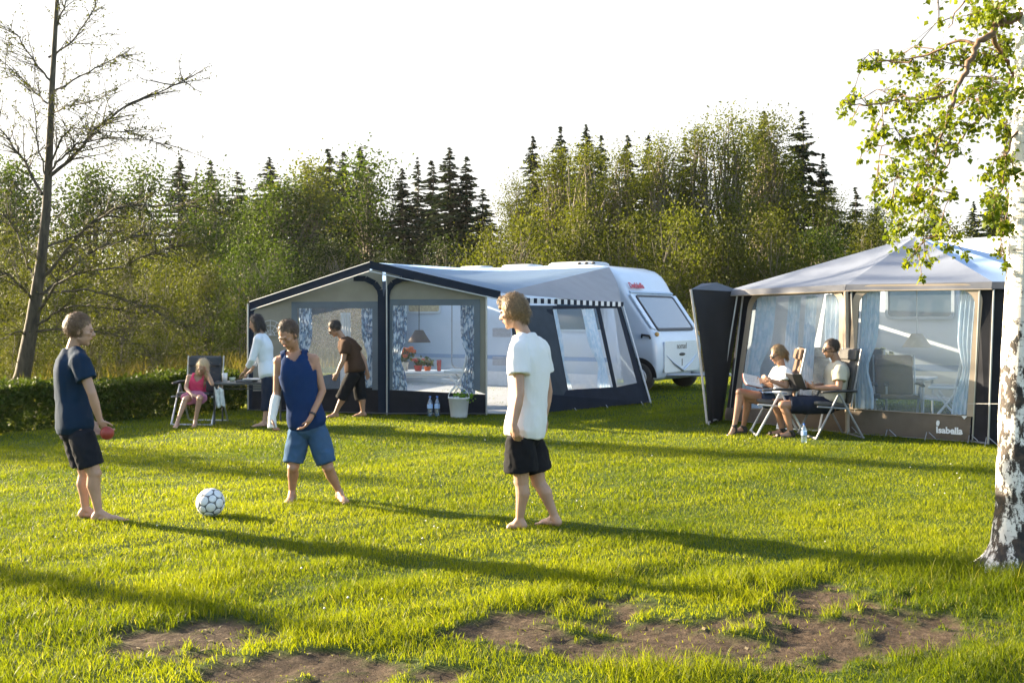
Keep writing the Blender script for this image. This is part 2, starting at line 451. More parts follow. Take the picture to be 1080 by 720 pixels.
n3 = noise_tex(nt, 34, 6, .7); bp = N(nt, 'ShaderNodeBump'); bp.inputs['Strength'].default_value = .9; bp.inputs['Distance'].default_value = .03
nt.links.new(n3.outputs['Fac'], bp.inputs['Height']); nt.links.new(bp.outputs['Normal'], b.inputs['Normal']); nt.links.new(b.outputs[0], out.inputs['Surface'])
tag(link('ground', me, m), kind='structure')

# ------------------------------------------------------------------ grass
def blades(x, y, h, wd, lean, seg, rng):
    """curved tapering blades; returns V, F, tint"""
    n = len(x); z0 = gz(x, y) - .004
    yaw = rng.uniform(0, 2 * math.pi, n); la = rng.uniform(0, 2 * math.pi, n)
    wx, wy = np.cos(yaw) * wd / 2, np.sin(yaw) * wd / 2
    lx, ly = np.cos(la) * lean * h, np.sin(la) * lean * h
    V = []; 
    for i in range(seg):
        t = i / seg; k = 1 - t * .75
        cx = x + lx * t * t; cy = y + ly * t * t; cz = z0 + h * t * (1 - .25 * lean * t)
        V += [np.stack([cx - wx * k, cy - wy * k, cz], -1), np.stack([cx + wx * k, cy + wy * k, cz], -1)]
    V.append(np.stack([x + lx, y + ly, z0 + h * (1 - .25 * lean)], -1))
    V = np.stack(V, 1); nv = 2 * seg + 1
    base = np.arange(n)[:, None] * nv
    F = []
    for i in range(seg - 1):
        F += [base + np.array([[2 * i, 2 * i + 1, 2 * i + 3]]), base + np.array([[2 * i, 2 * i + 3, 2 * i + 2]])]
    F.append(base + np.array([[2 * seg - 2, 2 * seg - 1, 2 * seg]]))
    return V.reshape(-1, 3), np.concatenate(F), nv
def lawn(zones, rng):
    Vs, Fs, Ts = [], [], []; o = 0
    for y0, y1, dens, hm, wd, seg, wide in zones:
        xm0 = wide * y1
        n = int(dens * 2 * xm0 * (y1 - y0))
        x = rng.uniform(-xm0, xm0, n); y = rng.uniform(y0, y1, n)
        keep = np.abs(x) < wide * y + .5
        x, y = x[keep], y[keep]
        d = dirt(x, y)
        keep = rng.uniform(0, 1, len(x)) > np.clip(d * 1.3 - .03, 0, .972)
        x, y, d = x[keep], y[keep], d[keep]
        tuft = np.clip(.5 + .55 * nz(x, y, 6), 0, 1)
        rank = .75 * np.exp(-((y - 6.0) / .75) ** 2) * np.clip(.45 + .85 * nz(x + 2, y, 3.8), 0, 1.5) + .9 * np.exp(-((y - 4.7) / .5) ** 2) * np.clip(.3 + nz(x, y + 9, 3), 0, 1)   # unmown fringe round the bare soil
        rank += 1.6 * np.exp(-((x - 3.05) ** 2 + (y - 6.3) ** 2) / .35)
        h = hm * (1 - .55 * np.clip(d * 1.5, 0, 1)) * (.55 + .6 * tuft + 1.15 * rank) * rng.uniform(.6, 1.35, len(x)) * np.where(y < 26, 1, 1)
        V, F, nv = blades(x, y, h, wd * rng.uniform(.7, 1.3, len(x)), rng.uniform(.15, .95, len(x)), seg, rng)
        t = np.clip(.5 + .3 * nz(x, y, 2.2) + rng.normal(0, .16, len(x)) + .12 * nz(x, y, .6), 0, 1)
        t = np.where(rng.uniform(0, 1, len(x)) < .025, 1.0, t * .86)
        Vs.append(V); Fs.append(F + o); Ts.append(np.repeat(t, nv)); o += len(V)
    return np.concatenate(Vs), np.concatenate(Fs), np.concatenate(Ts)
GRASS = leafmat('grass_blades', (.062, .092, .005), (.208, .228, .012), .6, (1.55, 1.46, .42), rough=.45)
el = GRASS.node_tree.nodes['Color Ramp'].color_ramp.elements
e = el.new(.9); e.color = (.18, .207, .011, 1); el[-1].color = (.26, .25, .08, 1)
V, F, T = lawn([(3.9, 5.2, 5600, .046, .0045, 3, .62), (5.2, 6.8, 5600, .046, .0048, 3, .60), (6.8, 9, 4600, .042, .0055, 2, .58), (9, 13, 2700, .040, .0075, 2, .57), (13, 19, 1300, .042, .012, 1, .58), (19, 30, 320, .05, .024, 1, .62)], RNG)
tag(link('grass', mesh_np('grass', V, F, T), GRASS), kind='stuff')
# rough meadow behind the hedge
def meadow(rng):
    n = 52000
    x = rng.uniform(-30, 16, n); y = rng.uniform(17.5, 46, n)
    keep = (x < -4.9 - (y - 18) * .12) | (y > 33)
    x, y = x[keep], y[keep]
    h = .55 * rng.uniform(.5, 1.3, len(x)) * (1 + .35 * nz(x, y, .8))
    V, F, nv = blades(x, y, h, .03 * rng.uniform(.7, 1.3, len(x)), rng.uniform(.1, .6, len(x)), 2, rng)
    t = np.clip(.5 + .4 * nz(x, y, .7) + rng.normal(0, .2, len(x)), 0, 1)
    return mesh_np('meadow_grass', V, F, np.repeat(t, nv))
MEAD = leafmat('meadow_blades', (.045, .065, .008), (.17, .14, .04), .5, (1.3, 1.2, .5))
tag(link('meadow_grass', meadow(RNG), MEAD), kind='stuff')

# clover heads in the lawn, dry leaves and stalks on the soil
def litter(rng):
    n = 900; x = rng.uniform(-2.6, 3.4, n); y = rng.uniform(4.3, 6.9, n); k = dirt(x, y) > rng.uniform(.05, .6, n); x, y = x[k], y[k]; n = len(x)
    a = rng.uniform(0, 6.28, n); L = rng.uniform(.008, .035, n); Wd = np.where(rng.uniform(0, 1, n) < .6, .0022, rng.uniform(.005, .012, n)); z = gz(x, y) + .004
    c = np.stack([x, y, z], -1); u = np.stack([np.cos(a), np.sin(a), rng.uniform(-.1, .3, n)], -1) * L[:, None]; v = np.stack([-np.sin(a), np.cos(a), rng.uniform(-.2, .4, n)], -1) * Wd[:, None]
    V = np.stack([c - u, c + v, c + u, c - v], 1).reshape(-1, 3)
    return mesh_np('leaf_litter', V, np.arange(4 * n).reshape(n, 4), np.repeat(rng.uniform(0, 1, n), 4))
tag(link('leaf_litter', litter(RNG), leafmat('dry_litter', (.06, .04, .022), (.30, .24, .14), .2, (1.2, 1., .7))), kind='stuff')
def clover(rng):
    n = 170; y = rng.uniform(5.2, 14, n); x = rng.uniform(-.55, .55, n) * y; k = (dirt(x, y) < .1) & (nz(x, y, 1.7) > .1); x, y = x[k], y[k]; n = len(x)
    z = gz(x, y) + rng.uniform(.03, .055, n); r = rng.uniform(.005, .009, n); o = []
    for dx, dy, dz in ((1, 0, 0), (0, 1, 0), (-1, 0, 0), (0, -1, 0), (0, 0, 1), (0, 0, -1)): o.append(np.stack([x + dx * r, y + dy * r, z + dz * r], -1))
    V = np.stack(o, 1).reshape(-1, 3); b = np.arange(n)[:, None] * 6
    F = np.concatenate([b + np.array([[i, (i + 1) % 4, t] if t == 4 else [(i + 1) % 4, i, t]]) for i in range(4) for t in (4, 5)])
    return mesh_np('clover_flowers', V, F)
tag(link('clover_flowers', clover(RNG), plain('clover_white', (.6, .58, .52), .7)), kind='stuff')

# ------------------------------------------------------------------ foliage tools
def leaf_quads(c, size, rng, droop=0., aspect=.62, normal_up=0.):
    """one diamond leaf per centre"""
    n = len(c)
    a = rng.normal(0, 1, (n, 3)); a[:, 2] -= droop
    a /= np.linalg.norm(a, axis=1, keepdims=True)
    b = rng.normal(0, 1, (n, 3)); b[:, 2] *= (1 - normal_up)
    b -= a * (a * b).sum(1, keepdims=True); b /= np.linalg.norm(b, axis=1, keepdims=True) + 1e-6
    s = (size * rng.uniform(.65, 1.35, n))[:, None]
    V = np.stack([c - a * s * .5, c + b * s * aspect * .5 - a * s * .05, c + a * s * .55, c - b * s * aspect * .5 - a * s * .05], 1)
    F = np.arange(n * 4).reshape(n, 4)
    return V.reshape(-1, 3), F
def mk_tree(name, label, trunk_mb, bark, LV, LF, LT, leaf, group=None, loc=(0, 0, 0), crown='crown'):
    t = thing(name, label, 'shrub' if name.endswith('shrub') else 'tree', loc, group)
    trunk_mb.build('trunk' if name != 'willow_shrub' else 'stems', bark, t, smooth=True)
    link(crown, mesh_np(crown, np.asarray(LV, np.float32) - np.array(loc, np.float32), LF, LT), leaf, t)
    return t
def broadleaf(seed, H, R, base, nclump, nleaf, leaf, stems=1, sig=.09, tr=.018, shape=1., tint0=.0):
    """trunk(s) and a ragged crown of leaf clumps; unit metres, standing at the origin"""
    r = np.random.default_rng(seed); rr = random.Random(seed)
    tb = MB(); tops = []
    for s in range(stems):
        ang = rr.uniform(0, 6.28); off = 0 if stems == 1 else R * .35 * rr.random() + .1
        p0 = Vector((math.cos(ang) * off * .35, math.sin(ang) * off * .35, -.05)); p1 = Vector((math.cos(ang) * off * 1.4, math.sin(ang) * off * 1.4, H * rr.uniform(.8, .96)))
        pts = []
        for i in range(8):
            t = i / 7; p = lerp(p0, p1, t); k = H * .02 * math.sin(t * 3.1)
            pts.append(p + Vector((rr.uniform(-k, k), rr.uniform(-k, k), 0)))
        tb.tube(pts, [H * tr * (1.15 - t / 7.2) / stems ** .5 for t in range(8)], 6); tops.append(pts)
    C = []; T = []
    k = 0
    while k < nclump:
        z = r.uniform(0, 1); prof = (math.sin(math.pi * min(1, (z * .82 + .16)) ** shape)) ** .75
        a = r.uniform(0, 6.28); q = math.sqrt(r.uniform(.02, 1)) * prof * R * (.72 + .42 * math.sin(3 * a + 9 * z + seed) * math.cos(5 * z + seed))
        c = np.array([math.cos(a) * q, math.sin(a) * q, H * (base + (1 - base) * z)])
        st = rr.choice(tops); i = min(7, max(1, int(7 * (c[2] / H * .8)))); s0 = st[i]
        mid = lerp(s0, c, .55) + Vector((0, 0, H * .02))
        tb.tube([s0, mid, Vector(c)], [H * .0042, H * .003, H * .0012], 4, False)
        sg = H * sig * r.uniform(.5, 1.2)
        n = int(nleaf * r.uniform(.5, 1.4))
        C.append(c + r.normal(0, 1, (n, 3)) * np.array([sg, sg, sg * .75])); T.append(np.clip(r.normal(.5, .18) + r.normal(0, .17, n), 0, 1))
        k += 1
    C = np.concatenate(C); T = np.concatenate(T)
    C[:, 2] = np.clip(C[:, 2], H * base * .5 + .05, None)
    V, F = leaf_quads(C, leaf, r, .3)
    return tb, V, F, np.repeat(T, 4)
def conifer(seed, H, R, levels, per, leaf, gap=.0, bare=.1):
    r = np.random.default_rng(seed); rr = random.Random(seed)
    tb = MB(); tb.tube([(0, 0, -.1), (rr.uniform(-.1, .1), 0, H * .5), (rr.uniform(-.15, .15), rr.uniform(-.1, .1), H)], [H * .014, H * .008, H * .001], 6)
    C = []; A = []; SZ = []
    for i in range(levels):
        t = (i + rr.random()) / levels; z = H * (bare + (1 - bare) * t)
        zc = z
        for k in range(per):
            if rr.random() < gap: continue
            z = zc + rr.uniform(-.6, .6) * H * (1 - bare) / levels; t = max(0, min(1, (z / H - bare) / (1 - bare)))
            a = rr.uniform(0, 6.28); L = (R * (1 - t) ** .95 + .02 * R) * rr.uniform(.5, 1.25)
            up = .30 * (t - .45) + rr.uniform(-.08, .08)
            n = max(3, int(L / leaf * 4.8 / (.45 + .55 * (1 - t))))
            for j in range(n):
                q = (j + rr.random()) / n; side = rr.uniform(-1, 1) * L * .26 * (1.1 - q)
                dz = up * q * L - .28 * L * q * q + (.12 * L * q ** 4)
                C.append((math.cos(a) * L * q - math.sin(a) * side, math.sin(a) * L * q + math.cos(a) * side, z + dz - abs(side) * .25))
                d = Vector((math.cos(a) * .8 - math.sin(a) * np.sign(side) * .7, math.sin(a) * .8 + math.cos(a) * np.sign(side) * .7, -.25 + rr.uniform(-.4, .25))).normalized()
                A.append(d); SZ.append(leaf * rr.uniform(.6, 1.3) * (.45 + .55 * (1 - t)))
            tb.tube([(0, 0, z), (math.cos(a) * L * .9, math.sin(a) * L * .9, z + up * L * .9 - .2 * L)], [H * .002, H * .0006], 3, False)
    C = np.array(C); A = np.array([tuple(v) for v in A]); SZ = np.array(SZ)[:, None]
    b = np.cross(A, r.normal(0, 1, A.shape) * .5 + np.array([0, 0, 1])); b /= np.linalg.norm(b, axis=1, keepdims=True)
    V = np.stack([C - A * SZ * .5, C + b * SZ * .33, C + A * SZ * .7, C - b * SZ * .33], 1).reshape(-1, 3)
    return tb, V, np.arange(len(V)).reshape(-1, 4), np.repeat(np.clip(r.normal(.5, .25, len(C)), 0, 1), 4)

BARK_D = barkmat('dark_bark', (.035, .028, .02), (.11, .085, .06))
BARK_G = barkmat('grey_bark', (.09, .075, .05), (.24, .2, .14))
BARK_A = barkmat('alder_bark', (.03, .024, .017), (.095, .077, .05), 12)
L_CON = leafmat('spruce_needles', (.014, .028, .010), (.036, .056, .017), .2, (1.2, 1.2, .6))
L_DARK = leafmat('dark_leaves', (.016, .028, .006), (.038, .055, .010), .35)
L_MID = leafmat('mid_leaves', (.024, .044, .006), (.066, .094, .011), .45, (1.25, 1.3, .45))
L_OLIVE = leafmat('olive_leaves', (.034, .043, .006), (.092, .100, .014), .45, (1.25, 1.25, .45))
L_LIGHT = leafmat('light_leaves', (.048, .062, .007), (.122, .132, .018), .48, (1.3, 1.3, .45))
L_HEDGE = leafmat('hedge_leaves', (.024, .044, .006), (.075, .108, .012), .35, (1.4, 1.3, .5))
L_BIRCH = leafmat('birch_leaves', (.08, .125, .008), (.19, .23, .022), .5, (1.4, 1.25, .45), rough=.4)
# ------------------------------------------------------------------ background trees
PROTO = {}
def proto(kind, v):
    """one tree of each kind is built; the first place it takes uses it, the others copy it"""
    if kind == 'spruce': return conifer(100 + v, 10, (3.0, 2.5, 3.6)[v], (42, 38, 40)[v], 12, .38, (.06, .14, .18)[v], .06)
    if kind == 'pine': return conifer(120 + v, 10, 1.9, 28, 8, .42, .25, .2)
    if kind == 'leafy': return broadleaf(140 + v, 10, (2.6, 2.9, 2.3)[v], .12, (95, 105, 85)[v], 125, .155, 1, .07)
    if kind == 'willow': return broadleaf(160 + v, 10, (1.7, 2.0, 1.5)[v], .06, (120, 130, 110)[v], 125, .10, (4, 5, 3)[v], .045, .016, 1.25)
    if kind == 'shrub': return broadleaf(180 + v, 4, (2.4, 2.9, 2.1)[v], .03, (80, 90, 75)[v], 130, .082, (6, 7, 5)[v], .10, .018, .8)
LEAF = dict(spruce=L_CON, pine=L_CON, leafy=L_MID, willow=L_LIGHT, shrub=L_OLIVE)
KH = dict(spruce=10, pine=10, leafy=10, willow=10, shrub=4)
KN = dict(spruce='spruce_tree', pine='conifer_tree', leafy='broadleaf_tree', willow='willow_tree', shrub='willow_shrub')
KG = dict(spruce='spruces in the wood behind the tents', pine='spruces in the wood behind the tents', leafy='leafy trees in the wood behind the tents', willow='pale willows behind the caravan', shrub='shrubs on the meadow edge')
USED = {}
def plant(kind, v, px, ytop, d, label, leaf=None, wide=1., rot=None):
    key = (kind, v, leaf.name if leaf else '')
    H = CAM_H + (HOR - ytop) * d / F_PX
    loc = ((px - 540) * d / F_PX, d, 0)
    s = H / KH[kind] ; sc = (s * wide, s * wide, s); rot = rot if rot is not None else (px * 1.7 + ytop) % 6.28
    if key not in USED:
        if (kind, v) not in PROTO: PROTO[(kind, v)] = proto(kind, v)
        tb, V, F, T = PROTO[(kind, v)]
        t = mk_tree(KN[kind], label, tb, BARK_D if kind in ('spruce', 'pine') else BARK_G, V, F, T, leaf or LEAF[kind], KG[kind])
        t.location = loc; t.scale = sc; t.rotation_euler = (0, 0, rot); USED[key] = t
    else:
        dup(USED[key], loc, rot, sc, label, KG[kind])
for a in (
    ('spruce', 0, 190, 168, 66, 'slim dark spruce behind the long bare branch of the alder'),
    ('pine', 0, 207, 178, 64, 'thin gappy conifer just beside the end of the long alder branch'),
    ('spruce', 1, 222, 172, 70, 'narrow dark spruce between two thin conifers behind the alder twigs'),
    ('spruce', 2, 250, 184, 68, 'low broad spruce at the start of the dark wood'),
    ('spruce', 0, 284, 168, 62, 'dark spruce left of the bright green broadleaf tree above the awning'),
    ('pine', 0, 322, 172, 72, 'gappy dark conifer whose tip shows over the bright green tree'),
    ('spruce', 2, 346, 160, 70, 'bushy dark conifer tip right behind the bright green tree'),
    ('spruce', 1, 362, 163, 74, 'second dark tip behind the bright green tree'),
    ('spruce', 0, 380, 157, 70, 'tallest dark tip behind the bright green tree'),
    ('pine', 0, 440, 166, 66, 'ragged thin conifer at the dark centre of the wood'),
    ('spruce', 1, 455, 172, 72, 'narrow conifer in the dark gap over the white roof vents'),
    ('spruce', 0, 474, 158, 62, 'tall slim spruce rising over the leftmost white roof vent'),
    ('spruce', 1, 492, 168, 62, 'slim spruce close beside the tall one over the roof vent'),
    ('spruce', 2, 509, 202, 58, 'short dark spruce ending the wood before the sky gap'),
    ('spruce', 0, 424, 180, 60, 'broad dark spruce over the awning ridge'),
    ('leafy', 0, 330, 177, 60, 'bright yellow-green round tree over the awning peak'),
    ('leafy', 1, 300, 194, 58, 'green broadleaf tree under the dark spruce near the awning peak'),
    ('leafy', 2, 388, 171, 62, 'leafy green tree between the bright round tree and the dark spruces'),
    ('leafy', 1, 265, 215, 60, 'mid green tree low in the wood above the awning corner'),
    ('leafy', 2, 150, 178, 52, 'leafy tree seen through the alder twigs at mid height'),
    ('leafy', 0, 95, 182, 50, 'wide leafy tree behind the alder trunk'),
    ('leafy', 1, 12, 176, 48, 'olive leafy tree at the edge behind the alder'),
    ('leafy', 2, 225, 192, 54, 'light green tree between the slim conifers and the dark wood'),
    ('leafy', 0, 205, 235, 46, 'low rounded leafy tree in front of the slim conifers'),
    ('spruce', 0, 562, 146, 62, 'slim spruce first to rise right of the sky gap'),
    ('spruce', 1, 591, 137, 60, 'slim spruce with the highest tip left of the caravan nose'),
    ('spruce', 0, 618, 134, 62, 'dark spruce tip above the long white roof vent'),
    ('spruce', 1, 634, 146, 64, 'thin spruce tip beside the one above the long roof vent'),
    ('spruce', 0, 662, 145, 60, 'dark spruce tip above the caravan front'),
    ('spruce', 1, 684, 146, 60, 'twin of the spruce tip above the caravan front, nearer the willows'),
    ('spruce', 2, 722, 148, 58, 'broad spruce buried among pale willows'),
    ('spruce', 0, 806, 120, 54, 'tall spruce behind the pale willows beside the tallest one'),
    ('spruce', 2, 846, 121, 50, 'tallest dark spruce at the end of the willow belt'),
    ('spruce', 1, 868, 165, 50, 'shorter dark spruce leaning on the tallest one'),
    ('spruce', 2, 902, 200, 56, 'squat dark spruce alone right of the tallest one'),
    ('spruce', 0, 925, 214, 60, 'small dark spruce behind the hanging birch leaves'),
    ('spruce', 0, 1027, 214, 60, 'tiny pointed spruce between birch leaves and birch trunk'),
    ('spruce', 2, 1045, 200, 62, 'dark spruce close behind the birch trunk'),
    ('spruce', 1, 985, 225, 64, 'dark spruce low behind the right tent roof'),
    ('spruce', 0, 1085, 195, 62, 'dark spruce behind the birch on its far side'),
    ('willow', 0, 545, 192, 46, 'pale willow with loose top at the sky gap'),
    ('willow', 1, 585, 162, 44, 'pale multi-stemmed willow above the left roof vents'),
    ('willow', 2, 620, 158, 42, 'slender pale willow above the long roof vent'),
    ('willow', 0, 655, 160, 44, 'pale willow directly over the caravan front'),
    ('willow', 1, 700, 152, 42, 'wide pale willow right of the caravan front'),
    ('willow', 2, 738, 138, 42, 'tall slender willow over the dark windbreak flap'),
    ('willow', 0, 772, 122, 42, 'tall pale willow over the left eave of the right tent'),
    ('willow', 1, 805, 126, 44, 'tallest pale willow in front of the tall spruces'),
    ('willow', 2, 826, 185, 44, 'pale willow in front of the tallest spruce'),
    ('willow', 0, 875, 205, 42, 'low pale willow over the left roof slope of the right tent'),
    ('willow', 1, 925, 222, 40, 'olive willow behind the hanging birch twigs'),
    ('willow', 2, 985, 228, 40, 'olive willow behind the roof peak of the right tent'),
    ('willow', 1, 1060, 225, 40, 'olive willow behind the birch trunk foot of the sky'),
):
    plant(*a[:5], a[5], {'bright yellow-green round tree over the awning peak': L_LIGHT}.get(a[5]), {'spruce': 1.3 if a[2] < 520 else 1.0, 'pine': .9, 'leafy': 1.15, 'willow': 1.1}[a[0]])
for i, a in enumerate((
    (515, 245, 38, 'shrub at the foot of the sky gap', 0), (560, 232, 36, 'shrub behind the two small roof vents', 1), (610, 240, 37, 'shrub behind the long roof vent', 2),
    (665, 235, 36, 'shrub behind the caravan nose', 0), (720, 225, 35, 'shrub behind the corner of the caravan nose', 1), (765, 240, 34, 'shrub behind the dark windbreak flap', 2),
    (815, 232, 34, 'shrub behind the roof slope of the right tent', 0), (865, 245, 34, 'shrub under the tallest spruce', 1), (915, 240, 35, 'shrub beside the roof peak of the right tent', 2),
    (1010, 245, 35, 'shrub behind the blue caravan roof', 0), (700, 290, 33, 'low shrub behind the caravan window', 2), (740, 320, 31, 'lowest shrub in the gap beside the windbreak', 1), (745, 270, 37, 'shrub over the gap between caravan and windbreak', 0),
    (-30, 262, 27, 'shrub at the frame edge behind the alder', 1), (30, 285, 30, 'shrub behind the alder foot', 0), (75, 292, 26, 'shrub behind the head of the boy in navy', 2),
    (125, 278, 29, 'wide shrub behind the hanging alder twigs', 1), (170, 268, 31, 'shrub above the seated girl', 0), (215, 280, 33, 'shrub above the folding table', 2), (255, 258, 37, 'shrub beside the awning corner', 1),
    (290, 262, 40, 'shrub over the left slope of the awning roof', 0), (345, 255, 44, 'shrub under the bright round tree', 1), (410, 262, 44, 'shrub over the awning ridge', 2), (465, 255, 42, 'shrub in the dark gap over the first roof vent', 0),
    (60, 255, 36, 'tall shrub seen between alder trunk and twigs', 2), (140, 240, 40, 'tall shrub under the leafy trees', 0), (0, 240, 38, 'tall shrub by the edge left of the alder trunk', 1), (200, 262, 42, 'far shrub under the slim conifers', 2), (95, 330, 22.5, 'low shrub over the hedge beside the boy in navy', 0), (160, 345, 24, 'low loose shrub between the hedge and the seated girl', 1), (20, 345, 23.5, 'low shrub round the foot of the alder', 2),
)):
    px, yt, d, lb, v = a
    leaf = L_DARK if px in (345, 410, 465) else (L_MID if px in (290, 255, 865) else (L_LIGHT if px in (75, 170, 560, 720) else None))
    plant('shrub', v, px, yt, d, ('dark ' if leaf is L_DARK else 'pale ' if leaf is L_LIGHT else 'green ' if leaf is L_MID else 'olive ') + lb, leaf, .85)
# trees just outside the frame whose shade lies on the lawn
plant('leafy', 2, -170, 40, 19.5, 'leafy tree outside the left edge shading the lawn', L_MID, .45)
plant('shrub', 1, -330, 190, 15.5, 'shrub outside the left edge shading the lawn', L_OLIVE, .5)

plant('leafy', 1, -529, 200, 9.26, 'young slender tree outside the left edge near the camera', L_MID, .32)

# ------------------------------------------------------------------ alder at the left
def alder():
    d0 = 22.0; base = G(20, 415); d0 = base.y
    def w(px, py, dd=0): return W(px, py, d0 + dd)
    rr = random.Random(5); r = np.random.default_rng(5)
    t = thing('alder_tree', 'tall sparse alder with bare reaching branches behind the hedge', 'tree', tuple(base))
    tb = MB()
    tr = [w(18, 420), w(24, 395), w(34, 340), w(43, 280), w(49, 220), w(52, 160), w(55, 90), w(59, 20), w(64, -60), (w(70, -150))]
    tr[0].z = -.1
    tb.tube(tr, [.225, .165, .135, .11, .09, .075, .058, .044, .03, .015], 10)
    LC = []
    def twig(p, dirv, L, rad, depth):
        pts = [Vector(p)]; dv = Vector(dirv).normalized()
        n = max(3, int(L / .18))
        for i in range(n):
            dv = (dv + Vector((rr.uniform(-.16, .16), rr.uniform(-.16, .16), rr.uniform(-.13, .12)))).normalized()
            pts.append(pts[-1] + dv * L / n)
        br.tube(pts, [max(.0025, rad * (1 - .8 * i / n)) for i in range(n + 1)], 4, False)
        if depth > 0:
            m = int(L * (2.6 if depth > 1 else 3.4)) + 1
            for k in range(m):
                q = rr.uniform(.2, 1); i = min(n - 1, int(q * n)); side = Vector((rr.uniform(-1, 1), rr.uniform(-1, 1), rr.uniform(-.55, .5)))
                twig(lerp(pts[i], pts[i + 1], .5), (pts[i + 1] - pts[i]).normalized() * .8 + side * .75, L * rr.uniform(.22, .48), rad * .5, depth - 1)
        if depth <= 1:
            k = int(L * 15 * rr.uniform(.3, 1.7)); z = pts[-1].z
            k = int(k * (1.0 if z > 4.5 else 1.6))
            for _ in range(k):
                q = pts[rr.randrange(n + 1)]
                LC.append((q.x + rr.gauss(0, .035), q.y + rr.gauss(0, .035), q.z + rr.gauss(0, .035)))
    BR = [  # limbs measured off the photograph
        ([(50, 188), (75, 168), (100, 138), (130, 112), (165, 98), (203, 81)], .3, .055), ([(47, 190), (60, 172), (80, 152), (110, 145), (150, 147), (180, 152)], -.6, .035),
        ([(50, 182), (62, 150), (75, 135), (110, 138), (155, 142)], -1.2, .03), ([(50, 100), (70, 90), (100, 72), (125, 60), (140, 58)], .8, .03), ([(52, 60), (75, 45), (95, 18), (105, -5)], .5, .03),
        ([(53, 85), (40, 70), (20, 40), (5, 25)], -.5, .03), ([(50, 110), (35, 95), (20, 80), (-10, 55)], .6, .03), ([(45, 205), (25, 170), (5, 142), (-25, 110)], .2, .045), ([(48, 190), (40, 150), (33, 100), (28, 90)], -.9, .025),
        ([(42, 300), (65, 270), (90, 240), (130, 215), (175, 218), (210, 216)], -.9, .05), ([(40, 315), (65, 290), (100, 262), (140, 250), (190, 245)], .9, .045), ([(44, 262), (75, 250), (100, 242), (150, 248)], 1.4, .035),
        ([(40, 330), (60, 300), (80, 288), (125, 282), (175, 262), (200, 258)], -1.5, .045), ([(37, 345), (60, 328), (80, 322), (120, 325), (165, 322)], -.4, .04), ([(38, 320), (25, 305), (10, 290), (-15, 285)], -.8, .045),
        ([(40, 300), (30, 280), (18, 245), (5, 228), (-20, 220)], .8, .04), ([(33, 355), (20, 350), (5, 355), (-20, 365)], -.5, .03), ([(58, 30), (68, 10), (74, -20)], -.3, .03), ([(60, 0), (45, -20), (35, -60)], .5, .03),
        ([(36, 350), (80, 345), (120, 352), (150, 365), (165, 380)], -1.0, .035), ([(40, 310), (90, 305), (140, 318), (185, 340), (200, 345)], -2., .035), ([(54, 120), (70, 112), (95, 108), (130, 95)], -1.4, .025)]
    br = MB()
    for px, dd, rad in BR:
        n = len(px); pts = [w(x, y, dd * (i / (n - 1)) ** .8) for i, (x, y) in enumerate(px)]
        fine = []
        for i in range(n - 1):
            for k in range(4): fine.append(lerp(pts[i], pts[i + 1], k / 4) + Vector((rr.gauss(0, .012), rr.gauss(0, .02), rr.gauss(0, .012))))
        fine.append(pts[-1]); m = len(fine)
        br.tube(fine, [max(.006, rad * .78 * (1 - .85 * i / m)) for i in range(m)], 5, False)
        L = sum((fine[i + 1] - fine[i]).length for i in range(m - 1))
        for k in range(int(L * 8) + 5):
            q = rr.uniform(.18, 1); i = min(m - 2, int(q * (m - 1)))
            dv = (fine[i + 1] - fine[i]).normalized() * .75 + Vector((rr.uniform(-.9, .9), rr.uniform(-.9, .9), rr.uniform(-.5, .6)))
            twig(fine[i], dv, rr.uniform(.35, 1.25) * (1.1 - .4 * q), rad * .3, 1)
    tb.build('trunk', BARK_A, t, smooth=True)
    br.build('branches', BARK_A, t)
    C = np.array(LC); V, F = leaf_quads(C, .044, r, .4, .7)
    V = V - np.array(base)
    link('leaves', mesh_np('leaves', V, F, np.repeat(np.clip(r.normal(.5, .25, len(C)), 0, 1), 4)), L_OLIVE, t)
alder()

